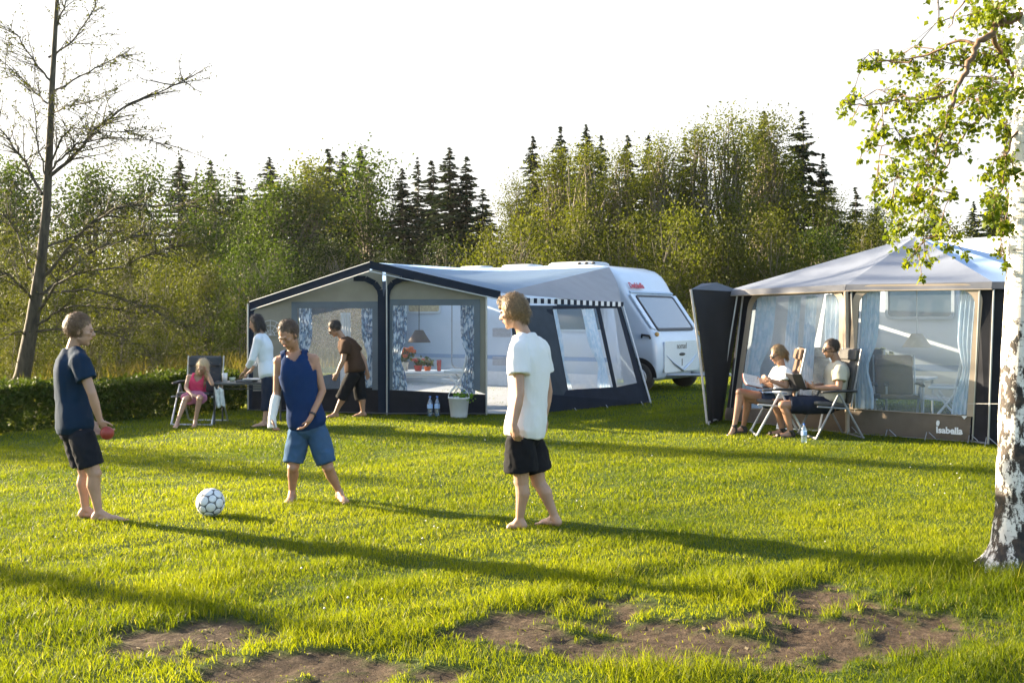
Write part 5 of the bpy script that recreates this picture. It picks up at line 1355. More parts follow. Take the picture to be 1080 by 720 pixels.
# caravan the right tent hangs on
def caravan2():
    O = Vector((4.85, 18.25, 0)); u = Vector((.76, -.65, 0)).normalized(); v = Vector((.65, .76, 0)).normalized()
    def C(a, b, z): return O + u * a + v * b + Vector((0, 0, z))
    T = thing('caravan', 'white caravan behind the right tent, its pale blue roof showing over the canvas', 'caravan', tuple(O))
    prof = [(.1, .3), (0, .6), (.02, 1.2), (.45, 1.85), (.85, 2.28), (1.2, 2.52), (1.8, 2.72), (2.4, 2.84), (5.6, 2.90), (6.0, 2.82), (6.3, 2.4), (6.4, 1.2), (6.4, .5), (6.3, .3)]
    caravan_shape(C, prof, 2.3, T, plain('pale_coachwork', (.66, .69, .72), .3, .03, 3, coat=.4))
    for a0, z0, a1, z1 in ((1.75, 1.62, 2.75, 2.2), (3.6, 1.6, 4.6, 2.2)):
        f = MB(); f.ring([C(a, -.004, z) for a, z in rounded(a0 - .05, z0 - .05, a1 + .05, z1 + .05, .09)], [C(a, -.004, z) for a, z in rounded(a0, z0, a1, z1, .06)], -v * .025); fo = f.build('window_frame', plain('frame_pale', (.4, .45, .5), .4, .05), T)
        g = MB(); g.prism([C(a, -.01, z) for a, z in rounded(a0, z0, a1, z1, .06)], -v * .012); g.build('pane', GLASS, fo)
    s = MB(); s.hexa([C(.3, -.003, .75), C(6.2, -.003, .75), C(6.2, -.003, .85), C(.3, -.003, .85), C(.3, -.007, .75), C(6.2, -.007, .75), C(6.2, -.007, .85), C(.3, -.007, .85)]); s.build('side_stripe', BLUEGREY, T)
    for b in (.1, 2.1):
        wc = C(3.4, b, .33); wh = MB(); wh.loft([(wc - v * .1, u * .28, Vector((0, 0, .28))), (wc - v * .06, u * .33, Vector((0, 0, .33))), (wc + v * .06, u * .33, Vector((0, 0, .33))), (wc + v * .1, u * .28, Vector((0, 0, .28)))], 24); wh.build('wheel', TYRE, T, smooth=True)
    q = MB(); q.loft([(C(4.0, 1.1, 2.88), u * .5, v * .4), (C(4.0, 1.1, 2.95), u * .45, v * .36)], 24, p=5); q.build('roof_vent', WHITE_P, T)
caravan2()
hanging_lamp('cream lamp shade hanging inside the right tent window', W(967, 366, 14.6), .20, .19, plain('cream_shade', (.62, .52, .40), .7, trans=.3), 2.5, ALU)
frame_chair('white tube chair standing inside the right tent window', (W(1000, 440, 14.2).x, 14.25, .035), 2.7, 1.)
tt = W(945, 398, 15.0)
table('dining_table', 'white table behind the hazy window of the right tent', (tt.x + .25, 15.75, .035), 1.1, .7, .68, -.6, WHITE_P, WHITET)
flowerpot('flower_pot', 'pale yellow flowers on the table behind the hazy window of the right tent', 'flowers', (W(932, 390, 15.6).x, 15.7, .715), .09, .16, WHITE_P, 16, plain('yellow_petals', (.6, .55, .3), .6), 8, .16, .045)

# ------------------------------------------------------------------ small things on the grass
def bucket():
    p = G(484, 440); t = thing('bucket', 'white plastic bucket with raised handle by the awning skirt', 'bucket', tuple(p))
    m = MB(); m.lathe(p, [(.125, 0), (.135, .02), (.165, .30), (.175, .305), (.175, .325), (.155, .325), (.12, .03)], 28); m.build('body', plain('white_plastic', (.62, .62, .62), .45, .04, trans=.1), t, smooth=True)
    m = MB(); m.tube([p + Vector((.17 * math.cos(a), -.02, .31 + .17 * math.sin(a))) for a in [math.pi * i / 14 for i in range(15)]], .006, 6); m.build('handle', WHITET, t)
    rn = np.random.default_rng(2); q = p + Vector((.08, -.02, .32)); C = np.array(q) + rn.normal(0, 1, (130, 3)) * np.array([.075, .06, .045]); V, F = leaf_quads(C, .055, rn)
    pl = thing('salad_plant', 'fresh green leafy plant lying over the bucket rim', 'plant', tuple(q)); link('leaves', mesh_np('leaves', V - np.array(q), F, np.repeat(rn.uniform(.4, 1, 130), 4)), leafmat('salad_leaves', (.07, .15, .015), (.16, .28, .03), .4), pl)
    m = MB()
    for k in range(6): m.tube([q + Vector((0, 0, -.12)), q + Vector((random.uniform(-.08, .08), random.uniform(-.05, .05), .03))], .005, 5)
    m.build('stems', L_MID_PLAIN, pl)
bucket()
PET = clearmat('pet_bottle', (.75, .85, .95), .15, .12, (.5, .6, .7))
def bottle(label, p, h, r, group=None):
    p = Vector(p); t = thing('water_bottle', label, 'bottle', tuple(p), group)
    m = MB(); m.lathe(p, [(r * .8, 0), (r, .01), (r, h * .3), (r * .92, h * .34), (r, h * .38), (r, h * .66), (r * .5, h * .84), (r * .33, h * .88), (r * .33, h * .93)], 16); m.build('body', PET, t, smooth=True)
    m = MB(); m.lathe(p + Vector((0, 0, h * .93)), [(r * .4, 0), (r * .4, h * .07)], 12); m.build('cap', plain('blue_cap', (.05, .15, .5), .4), t)
    m = MB(); m.lathe(p, [(r * 1.015, h * .4), (r * 1.015, h * .6)], 16); m.build('wrapper', plain('bottle_wrapper', (.35, .5, .75), .5), t)
bottle('pale blue water bottle by the awning skirt, nearer the dark centre post', G(453.5, 439), .33, .045, 'water bottles by the awning'); bottle('pale blue water bottle by the awning skirt, nearer the white bucket', G(461, 439), .33, .045, 'water bottles by the awning')
bottle('clear water bottle on the grass at the feet of the seated man', G(848, 467), .25, .036)
def football():
    R = .112; p = G(222, 546); p.z = R + .012
    ph = (1 + 5 ** .5) / 2
    ico = [Vector(v).normalized() for v in ((0, 1, ph), (0, -1, ph), (0, 1, -ph), (0, -1, -ph), (1, ph, 0), (-1, ph, 0), (1, -ph, 0), (-1, -ph, 0), (ph, 0, 1), (-ph, 0, 1), (ph, 0, -1), (-ph, 0, -1))]
    dod = []
    for i in range(12):
        for j in range(i + 1, 12):
            for k in range(j + 1, 12):
                if all((a - b).length < 1.1 for a, b in ((ico[i], ico[j]), (ico[j], ico[k]), (ico[i], ico[k]))): dod.append((ico[i] + ico[j] + ico[k]).normalized())
    rot = Matrix.Rotation(.5, 3, 'X') @ Matrix.Rotation(.35, 3, 'Y') @ Matrix.Rotation(.2, 3, 'Z')
    t = thing('football', 'white football with round panels outlined in dark grey, lying on the grass', 'ball', tuple(p))
    m = MB(); m.sphere(p, R, 40, 28); m.build('ball', plain('ball_grey', (.10, .11, .12), .6, .2), t, smooth=True)
    m = MB()
    for c, ra in [(v, .262) for v in ico] + [(v, .335) for v in dod]:
        c = rot @ c; x = c.orthogonal().normalized(); y = c.cross(x); n = 22; V = []; F = []
        for q, lift in ((0, 1.016), (.6, 1.015), (.93, 1.012), (1.0, .998)):
            for k in range(n):
                a = 2 * math.pi * k / n; an = ra * max(q, .02); V.append(p + (c * math.cos(an) + (x * math.cos(a) + y * math.sin(a)) * math.sin(an)) * R * lift)
        for i in range(3):
            for k in range(n): F.append((i * n + k, i * n + (k + 1) % n, (i + 1) * n + (k + 1) % n, (i + 1) * n + k))
        F.append(tuple(range(n - 1, -1, -1))); m.add(V, F)
    m.build('panels', plain('ball_white', (.66, .67, .68), .45, .12, 40), t, smooth=True)
football()
# white flowers of the daisies in the lawn are left to the grass

# folding table beside the seated girl
TBL = G(256, 449); ttop = .635
table('folding_table', 'dark folding table on thin legs between the seated girl and the woman', (TBL.x, 15.75, 0), 1.0, .62, ttop, .05, plain('dark_tabletop', (.05, .055, .06), .4), plain('dark_tube', (.06, .065, .07), .4, metal=.5))
def onto(px, d): return Vector(((px - 540) * d / F_PX, d, ttop))
m = MB(); p = onto(237, 15.75); m.lathe(p, [(.036, 0), (.042, .13), (.037, .13), (.03, .01)], 18); tag(m.build('white_cup', WHITE_P, None, p, smooth=True), 'tall white cup on the dark folding table', 'cup')
m = MB(); p = onto(245, 15.8); m.lathe(p, [(.03, 0), (.05, .06), (.046, .06), (.028, .01)], 18); tag(m.build('bowl', plain('pale_bowl', (.5, .55, .4), .4), None, p, smooth=True), 'small pale bowl next to the tall white cup', 'bowl')
m = MB(); p = onto(259, 15.62); m.prism([p + Vector((x, y, 0)) for x, y in ((-.13, -.1), (.13, -.12), (.16, .1), (-.1, .12))], (0, 0, .035)); tag(m.build('folded_cloth', plain('dark_cloth', (.08, .09, .1), .8, bump=.4), None, p, bevel=.012), 'dark folded cloth on the table under the standing woman\'s hands', 'cloth')
m = MB(); p = onto(266, 15.6) + Vector((0, 0, .04)); m.prism([p + Vector((x, y, 0)) for x, y in ((-.13, -.07), (.12, -.09), (.14, .06), (-.1, .08))], (0, 0, .02)); tag(m.build('napkin', plain('white_cloth', (.65, .66, .68), .8), None, p, bevel=.006), 'white napkin on top of the dark cloth on the folding table', 'napkin')
# towel hanging over the chair arm
m = MB(); p = W(231, 412, 15.45); P = []
for j in range(10):
    row = []
    for i in range(12):
        s = i / 11 - .5; t_ = j / 9; row.append(p + Vector((s * .13 + .03 * t_, .02 * math.sin(i * 1.3) - .03, .04 - .27 * t_ + .02 * math.sin(s * 9))))
    P.append(row)
m.grid(P); o = m.build('towel', plain('pale_towel', (.58, .60, .58), .9, .25, 22), None, p, smooth=True); sd = o.modifiers.new('t', 'SOLIDIFY'); sd.thickness = .012
tag(o, 'pale towel hanging from the corner of the folding table by the girl', 'towel')

# ------------------------------------------------------------------ camping chairs (local +X is the way the sitter faces)
def camp_chair(label, loc, yaw, frame, back, seat, rec=.25, bh=.78, group='padded camping chairs', extra=True):
    t = thing('camping_chair', label, 'chair', tuple(loc), group); M = Matrix.Translation(Vector(loc)) @ Matrix.Rotation(yaw, 4, 'Z')
    def q(x, y, z): return M @ Vector((x, y, z))
    hw = .26; bx = -math.sin(rec); bz = math.cos(rec)
    def pad(name, mat, a, b, th, up, r=.03, n=7):
        m = MB(); P = []; a = Vector(a); b = Vector(b); k = n * 2
        rings = []
        for i in range(k + 1):
            s = i / k; c = lerp(a, b, s); e = 1 - .35 * (abs(2 * s - 1) ** 6); quilt = 1 + .18 * math.sin(s * math.pi * 4) ** 2
            rings.append((M @ c, (M.to_3x3() @ Vector((0, hw * (.985 if e > .8 else .9), 0))), (M.to_3x3() @ (Vector(up) * th * e * quilt))))
        m.loft(rings, 20, True, 5); return m.build(name, mat, t, smooth=True)
    pad('seat', seat, (-.20, 0, .43), (.27, 0, .47), .03, (0, 0, 1))
    bs = Vector((-.20, 0, .46)); pad('backrest', back, bs, bs + Vector((bx, 0, bz)) * bh, .028, (bz, 0, -bx))
    pad('headrest', back, bs + Vector((bx, 0, bz)) * (bh - .16) + Vector((bz, 0, -bx)) * .04, bs + Vector((bx, 0, bz)) * (bh - .02) + Vector((bz, 0, -bx)) * .04, .022, (bz, 0, -bx))
    for y in (-.31, .31):
        m = MB(); m.tube([q(.30, y, 0), q(-.02, y, .60)], .015, 8); m.tube([q(-.36, y, 0), q(-.02, y, .60)], .015, 8); m.tube([q(-.14, y, .40), q(.28, y, .43)], .012, 8); m.build('side_frame', frame, t)
        m = MB(); m.loft([(q(-.26, y, .63), M.to_3x3() @ Vector((0, .03, 0)), Vector((0, 0, .014))), (q(.0, y, .635), M.to_3x3() @ Vector((0, .035, 0)), Vector((0, 0, .018))), (q(.22, y, .62), M.to_3x3() @ Vector((0, .028, 0)), Vector((0, 0, .014)))], 14, True, 4); m.build('armrest', BLACKP, t, smooth=True)
        m = MB(); m.tube([q(-.20, y * .9, .42), M @ (bs + Vector((bx, 0, bz)) * bh + Vector((0, y * .9, 0)))], .013, 8); m.build('back_tube', frame, t)
    for x in (.30, -.36):
        m = MB(); m.tube([q(x, -.31, .015), q(x, .31, .015)], .016, 8); m.build('foot_bar', frame, t)
    return t
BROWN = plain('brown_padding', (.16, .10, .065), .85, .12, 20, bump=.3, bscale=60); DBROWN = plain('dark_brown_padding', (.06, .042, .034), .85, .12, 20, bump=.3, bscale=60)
GREYPAD = plain('grey_padding', (.075, .072, .07), .85, .12, 20, bump=.3, bscale=60); NAVYPAD = plain('navy_padding', (.035, .043, .05), .85, .12, 20, bump=.3, bscale=60)
MAN_D = 14.05; WOM_D = 14.35
camp_chair('dark grey camping chair with grey legs holding the seated man', ((873 - 540) * MAN_D / F_PX, MAN_D, 0), math.pi + .12, plain('dull_tube', (.24, .24, .25), .45, metal=.4), GREYPAD, GREYPAD, .2, .74)
camp_chair('brown backed camping chair with white legs holding the seated woman', ((818 - 540) * WOM_D / F_PX, WOM_D, 0), math.pi - .1, plain('pale_tube', (.5, .5, .5), .4), BROWN, GREYPAD, .22, .74)
camp_chair('empty dark brown camping chair between the seated couple', ((850 - 540) * 15.0 / F_PX, 15.0, 0), math.pi + .9, WHITET, DBROWN, DBROWN, .2, .72)
camp_chair('added brown chair in place of the shadow on the right tent window, nearer the corner post', (W(912, 430, 14.9).x, 14.95, .033), -math.pi / 2 - .35, ALU, DBROWN, DBROWN, .2, .66)  # two added chairs; their dark shapes replace the couple's chair shadow on the window
camp_chair('added brown chair in place of the shadow on the right tent window, nearer the white tube chair', (W(942, 430, 14.9).x, 14.75, .033), -math.pi / 2 - .2, ALU, BROWN, BROWN, .2, .58)
camp_chair('dark navy camping chair with the girl in pink', ((208 - 540) * 15.65 / F_PX, 15.75, 0), -math.pi / 2 - .1, ALU, NAVYPAD, NAVYPAD, .12, .56)
# ------------------------------------------------------------------ people
def skinmat(name, c): return plain(name, c, .5, .10, 9, sub=.12)
SKIN = skinmat('fair_skin', (.42, .245, .165)); SKIN_T = skinmat('tanned_skin', (.34, .18, .11))
LIPC = plain('lip_tone', (.38, .14, .11), .5); EYEW = plain('eye_dark', (.03, .02, .015), .25)
def cloth(name, c, trans=0., var=.2): return plain(name, c, .9, var, 5, bump=.18, bscale=220, trans=trans, spec=.15)
ZV = Vector((0, 0, 1))
def hair_mesh(parent, c, f, u, s, sc, mat, style, seed):
    rr = random.Random(seed); mb = MB(); k = sc
    up, back = style.get('up', .047), style.get('back', .026)
    hc = c + u * up * k - f * back * k
    A = (.082 * k * style.get('w', 1), .099 * k, .096 * k * style.get('h', 1))
    mb.ell(hc, s * A[0], f * A[1], u * A[2], 26, 18)
    for off, r in style.get('extra', ()):
        mb.cone(c + (s * off[0] + f * off[1] + u * off[2]) * k, c + (s * off[3] + f * off[4] + u * off[5]) * k, r[0] * k, r[1] * k)
    me = remeshed(mb, .006 * k + .001, 2, .004 * k, (60, 60, 22), seed)
    # loose strands combed over it
    n = len(me.polygons); V = [tuple(v.co) for v in me.vertices]; F = [tuple(p.vertices) for p in me.polygons]
    cen = [(p.center.copy(), p.normal.copy()) for p in me.polygons]
    L0 = style.get('len', .035) * k
    for q in range(int(style.get('n', 900) * 2.8)):
        p, no = cen[rr.randrange(n)]
        loc = (p - c)
        if loc.dot(f) > .02 * k and loc.dot(u) < style.get('fringe', .095) * k: continue
        if loc.dot(f) > .02 * k: L0_ = L0 * .6
        else: L0_ = L0
        d = -u * (.6 if loc.dot(u) < .09 * k else .0) + f * style.get('comb', .25) + s * rr.uniform(-.5, .5) + f * rr.uniform(-.35, .35) + Vector((rr.gauss(0, .2), rr.gauss(0, .2), rr.gauss(0, .2)))
        d = d - no * d.dot(no)
        if d.length < 1e-4: continue
        d.normalize(); w_ = no.cross(d) * .0017 * k * rr.uniform(.6, 1.5); L = L0_ * rr.uniform(.5, 1.2); o = len(V)
        for i in range(4):
            t = i / 3; pt = p + d * L * t + no * (.005 * k + .014 * k * rr.uniform(.1, 1) * math.sin(t * 2.2)) - u * .012 * k * t * t
            ww = w_ * (1 - .8 * t); V += [tuple(pt - ww), tuple(pt + ww)]
        for i in range(3): F.append((o + 2 * i, o + 2 * i + 1, o + 2 * i + 3, o + 2 * i + 2))
    bpy.data.meshes.remove(me)
    out = bpy.data.meshes.new('hair'); L = Vector(parent['_o'])
    out.from_pydata([tuple(Vector(v) - L) for v in V], [], F); out.update(); out.polygons.foreach_set('use_smooth', [True] * len(F))
    return link('hair', out, mat, parent)
def person(label, J, face, g=1., h=1., skinm=SKIN, hair=None, hairm=None, top=None, legs=None, seed=1, vox=.006, curl=.5, feet='bare', palm=None, sex='m', group=None, glasses=False, loc=None):
    """J: joints in world metres; g girth, h size of head, hands and feet"""
    J = {k: Vector(v) for k, v in J.items()}
    loc = loc or Vector((J['pel'].x, J['pel'].y, 0))
    side_s = (J['shR'] - J['shL']).normalized(); side_p = (J['hiR'] - J['hiL']).normalized()
    sp = [J['pel'], J.get('mid', lerp(J['pel'], J['neck'], .5)), J['neck']]
    def spine(t):
        a, b, c = sp
        if t < 0: return a + (a - b).normalized() * -t * (c - a).length * 1.0
        return a * (1 - t) ** 2 + (b * 2 - (a + c) * .5) * 2 * t * (1 - t) + c * t * t
    tl = (sp[2] - sp[0]).length
    def frame(t):
        d = (spine(min(1, t + .06)) - spine(t - .06)).normalized()
        s = (side_p * (1 - max(0, min(1, t))) + side_s * max(0, min(1, t)))
        s = (s - d * s.dot(d)).normalized(); f = d.cross(s).normalized()
        return s, f, d       # side (his right), front, up
    # sign: front must point the way he faces
    fs = 1 if frame(.6)[1].dot(Vector(face)) > 0 or abs(frame(.6)[1].dot(Vector(face))) < .05 else -1
    shw = (J['shR'] - J['shL']).length / 2
    prof = [(-.05, .105, .10), (.03, .155, .112), (.14, .158, .108), (.32, .135, .098), (.5, .142, .108), (.68, .158, .118), (.82, .150, .108), (.93, .105, .078), (1.0, .058, .058), (1.06, .05, .05)]
    if sex == 'f': prof = [(-.05, .11, .11), (.03, .168, .118), (.14, .160, .112), (.34, .118, .092), (.5, .130, .104), (.66, .142, .128), (.82, .132, .104), (.93, .09, .072), (1.0, .05, .052), (1.06, .045, .045)]
    def tors(mb, t0, t1, e, m=14, flat=1.0):
        R = []
        for i in range(m + 1):
            t = t0 + (t1 - t0) * i / m
            for k in range(len(prof) - 1):
                if t <= prof[k + 1][0] or k == len(prof) - 2: break
            q = (t - prof[k][0]) / (prof[k + 1][0] - prof[k][0]); q = max(-.6, min(1, q))
            wdt = (prof[k][1] * (1 - q) + prof[k + 1][1] * q) * g; dep = (prof[k][2] * (1 - q) + prof[k + 1][2] * q) * g
            ee = e(t) if callable(e) else e
            s, f, d = frame(t); R.append((spine(t), s * (wdt + ee), f * (dep + ee * flat)))
        mb.loft(R, 28, True, 2.3)
    # --- body
    mb = MB(); tors(mb, -.05, 1.06, 0)
    s1, f1, d1 = frame(.9)
    f1 = f1 * fs
    for sd in ('L', 'R'):
        sh, el, wr, hd = J['sh' + sd], J['el' + sd], J['wr' + sd], J['ha' + sd]
        mb.cone(lerp(J['neck'], sh, .25) - d1 * .01, sh, .045 * g, .052 * g); mb.cone(lerp(sh, J['mid'] if 'mid' in J else spine(.6), .25), sh, .06 * g, .055 * g)
        mb.cone(sh, el, .050 * g, .037 * g); bi = lerp(sh, el, .45); mb.cone(bi, lerp(sh, el, .6), .046 * g, .043 * g)
        mb.cone(el, lerp(el, wr, .35), .036 * g, .038 * g); mb.cone(lerp(el, wr, .35), wr, .038 * g, .025 * g)
        # hand
        dv = (hd - wr).normalized(); sgn = 1 if sd == 'R' else -1
        pn = Vector(palm[sd]) if palm and sd in palm else (side_s * -sgn)
        pn = (pn - dv * pn.dot(dv)).normalized(); wv = pn.cross(dv).normalized()
        th = f1 - dv * f1.dot(dv)
        if wv.dot(th) < 0: wv = -wv           # thumb side
        k = h
        mb.ell(wr + dv * .05 * k, wv * .040 * k, dv * .055 * k, pn * .016 * k); mb.cone(wr, wr + dv * .04 * k, .025 * k, .024 * k)
        cu = curl[sd] if isinstance(curl, dict) else curl
        for i, (o, Lf) in enumerate(((.029, .066), (.010, .076), (-.010, .070), (-.028, .055))):
            b = wr + dv * (.092 - .004 * abs(i - 1)) * k + wv * o * k
            a1 = cu * (.75 + .12 * i); a2 = a1 + cu * 1.0
            m1 = b + (dv * math.cos(a1) + pn * math.sin(a1) + wv * o * 1.5) * Lf * .52 * k; m2 = m1 + (dv * math.cos(a2) + pn * math.sin(a2)) * Lf * .5 * k
            mb.cone(b, m1, .0095 * k, .0088 * k, 8, 4); mb.cone(m1, m2, .0088 * k, .0075 * k, 8, 4)
        tb = wr + dv * .03 * k + wv * .028 * k; t1 = tb + (wv * .62 + dv * .7 + pn * .35) * .042 * k; t2 = t1 + (wv * .15 + dv * .9 + pn * .45).normalized() * .034 * k
        mb.cone(tb, t1, .0125 * k, .010 * k, 8, 4); mb.cone(t1, t2, .010 * k, .008 * k, 8, 4)
        # leg
        hi, kn, an, to = J['hi' + sd], J['kn' + sd], J['an' + sd], J['to' + sd]
        mb.cone(hi, kn, .084 * g, .056 * g); mb.cone(lerp(hi, kn, .4), kn, .076 * g, .055 * g)
        tv = (to - an); tv.z = 0; tv.normalize()
        back = -tv * .016
        cf = lerp(kn, an, .30) + back * g
        mb.cone(kn, cf, .051 * g, .056 * g); mb.cone(cf, lerp(kn, an, .62) + back * .4, .055 * g, .041 * g); mb.cone(lerp(kn, an, .62) + back * .4, an, .041 * g, .031 * g)
        mb.sphere(kn + tv * .012, .050 * g)
        hl = Vector((an.x, an.y, 0)) - tv * .028 * h; gr = min(an.z, max(.0, to.z - .012)); fl = Vector((to.x, to.y, 0)) - hl; FLn = fl.length
        hl.z = an.z - .078 * h; fz = Vector((0, 0, hl.z)); toz = to.z
        fd = Vector((to.x - hl.x, to.y - hl.y, toz - .012 - hl.z)); fdn = fd.normalized(); ls = fdn.cross(ZV).normalized(); un = ls.cross(fdn)
        FL_ = fd.length
        mb.cone(hl + un * .034 * h, an, .034 * h, .033 * h); mb.cone(an, hl + fdn * FL_ * .45 + un * .034 * h, .033 * h, .028 * h)
        mb.ell(hl + fdn * FL_ * .40 + un * .030 * h, fdn * FL_ * .42, ls * .034 * h, un * .030 * h)
        mb.ell(hl + fdn * FL_ * .70 + un * .022 * h, fdn * FL_ * .20, ls * .043 * h, un * .021 * h)
        for i in range(5):
            o = (-.030 + .015 * i) * h * (1 if sd == 'L' else 1)
            big = (i == 0) if sd == 'R' else (i == 4); 
            L = FL_ * (.98 if big else .93 - .03 * (i if sd == 'R' else 4 - i)); r = (.013 if big else .0095) * h
            mb.cone(hl + fdn * FL_ * .74 + ls * o * sgn * -1 * -1 + un * .014 * h, hl + fdn * L + ls * o * 1.1 + un * .011 * h, r, r * .9, 8, 4)
    # head
    c = J['head']; f = Vector(face).normalized(); u = ZV - f * f.z
    tilt = J.get('tilt', Vector((0, 0, 0))); u = (u + tilt).normalized(); u = (u - f * u.dot(f)).normalized(); s = f.cross(u); k = h
    mb.cone(J['neck'] - (c - J['neck']) * .15, c - u * .055 * k - f * .025 * k, .054 * g, .050 * g)
    mb.ell(c + u * .025 * k - f * .008 * k, s * .073 * k, f * .092 * k, u * .093 * k, 22, 16)
    mb.ell(c - u * .042 * k + f * .026 * k, s * .056 * k, f * .060 * k, u * .070 * k, 20, 14); mb.ell(c - u * .010 * k + f * .030 * k, s * .064 * k, f * .058 * k, u * .05 * k, 18, 12)
    mb.sphere(c - u * .095 * k + f * .062 * k, .019 * k); mb.cone(c - u * .06 * k + s * .045 * k, c - u * .095 * k + f * .05 * k, .018 * k, .016 * k); mb.cone(c - u * .06 * k - s * .045 * k, c - u * .095 * k + f * .05 * k, .018 * k, .016 * k)
    mb.cone(c + u * .016 * k + f * .086 * k, c - u * .022 * k + f * .106 * k, .008 * k, .0135 * k); mb.sphere(c - u * .027 * k + f * .096 * k + s * .009 * k, .010 * k); mb.sphere(c - u * .027 * k + f * .096 * k - s * .009 * k, .010 * k)
    mb.cone(c + u * .024 * k + f * .082 * k + s * .03 * k, c + u * .024 * k + f * .082 * k - s * .03 * k, .011 * k, .011 * k)      # brow
    mb.cone(c - u * .053 * k + f * .084 * k + s * .014 * k, c - u * .053 * k + f * .084 * k - s * .014 * k, .008 * k, .008 * k)
    for q in (-1, 1): mb.ell(c + s * q * .075 * k - f * .004 * k - u * .005 * k, s * .008 * k, f * .018 * k, u * .030 * k, 10, 8); mb.sphere(c + s * q * .036 * k + f * .064 * k - u * .012 * k, .020 * k)
    B = skin('person', mb, skinm, None, tuple(loc), vox, smooth=3)
    tag(B, label, 'person', group)
    for q in (-1, 1):
        if not glasses:
            e = MB(); e.ell(c + s * q * .031 * k + f * .0835 * k + u * .004 * k, s * .011 * k, f * .006 * k, u * .0042 * k, 10, 8); e.build('eye', EYEW, B, smooth=True)
        e = MB(); e.cone(c + s * q * .016 * k + f * .094 * k + u * .023 * k, c + s * q * .046 * k + f * .082 * k + u * .025 * k, .003 * k, .002 * k, 8, 4); e.build('eyebrow', hairm, B, smooth=True)
    e = MB(); e.ell(c - u * .053 * k + f * .091 * k, s * .021 * k, f * .005 * k, u * .006 * k, 12, 8); e.build('lips', LIPC, B, smooth=True)
    if glasses:
        e = MB()
        for q in (-1, 1): e.ell(c + s * q * .033 * k + f * .096 * k + u * .004 * k, s * .030 * k, f * .007 * k, u * .021 * k, 14, 10); e.tube([c + s * q * .06 * k + f * .088 * k + u * .012 * k, c + s * q * .078 * k + f * .0 * k + u * .012 * k], .005 * k, 6)
        e.tube([c - s * .03 * k + f * .104 * k + u * .01 * k, c + s * .03 * k + f * .104 * k + u * .01 * k], .005 * k, 6); e.build('sunglasses', BLACKP, B, smooth=True)
    hair_mesh(B, c, f, u, s, k, hairm, hair or {}, seed)
    # --- top
    if top:
        kind, mat, e, hem, slv = top['kind'], top['mat'], top['e'], top['hem'], top.get('sleeve', .5)
        mb = MB(); fl = top.get('flare', .0)
        if kind == 'tee':
            tors(mb, hem, 1.0, lambda t: e + fl * max(0, .5 - t) + (.004 if t < .9 else 0))
            for sd in ('L', 'R'):
                sh, el, wr = J['sh' + sd], J['el' + sd], J['wr' + sd]
                mb.cone(lerp(J['neck'], sh, .35) - d1 * .012, sh, .048 * g + e * .7, .056 * g + e * .8); mb.cone(lerp(sh, spine(.6), .3), sh, .07 * g + e * .5, .060 * g + e * .6)
                if slv <= 1: pts = [sh, lerp(sh, el, slv)]
                else: pts = [sh, el, lerp(el, wr, slv - 1)]
                dd = [(pts[min(i + 1, len(pts) - 1)] - pts[max(0, i - 1)]).normalized() for i in range(len(pts))]
                R = []
                for i, p in enumerate(pts):
                    a = dd[i].cross(Vector((.31, .8, .2))).normalized(); b = dd[i].cross(a)
                    r = (.054 if i == 0 else (.048 if slv <= 1 else .044 - .004 * i)) * g + e * (1.0 if slv <= 1 else .6) + (top.get('sl_flare', .012) if i == len(pts) - 1 and slv <= 1 else 0)
                    R.append((p, a * r, b * r))
                mb.loft(R, 20)
        elif kind == 'tank':
            tors(mb, hem, 1.0, lambda t: e + fl * max(0, .5 - t))
            for sd in ('L', 'R'):
                sh = J['sh' + sd]; mb.cone(lerp(J['neck'], sh, .25) - d1 * .01, sh, .045 * g + e, .052 * g + e); mb.cone(lerp(sh, spine(.6), .25), sh, .06 * g + e, .055 * g + e)
            me = remeshed(mb, .008, 2, .008, (6, 6, 3.5), seed)
            # cut the neckline and the armholes
            bad = set(); s_, f_, d_ = frame(.85); f_ = f_ * fs; nk = J['neck']
            for v in me.vertices:
                r = v.co - nk; a = abs(r.dot(s_)) / g; up_ = r.dot(d_) / g; fr = r.dot(f_) / g
                if a > .128 and up_ > -.20 + .0 * a and a > .128 + max(0, -up_ - .10) * .25: bad.add(v.index)
                if a < .072 and ((fr > -.01 and up_ > -.085 + a * .9) or (fr <= -.01 and up_ > -.03)): bad.add(v.index)
                if a < .062 and up_ > -.02: bad.add(v.index)
            F = [tuple(p.vertices) for p in me.polygons if not any(q in bad for q in p.vertices)]
            used = sorted({q for f2 in F for q in f2}); ix = {q: n_ for n_, q in enumerate(used)}
            m2 = MB(); m2.add([me.vertices[q].co.copy() for q in used], [tuple(ix[q] for q in f2) for f2 in F])
            O = m2.build(top['name'], mat, B, smooth=True); sdm = O.modifiers.new('hem', 'SOLIDIFY'); sdm.thickness = .008; sdm.offset = 0
            mb = None
        if mb is not None: O = skin(top['name'], mb, mat, B, voxel=top.get('vox', .008), smooth=2, fold=top.get('fold', .009) * .8, fscale=(6, 6, 3.2), seed=seed)
        if top.get('cuff'):
            pass
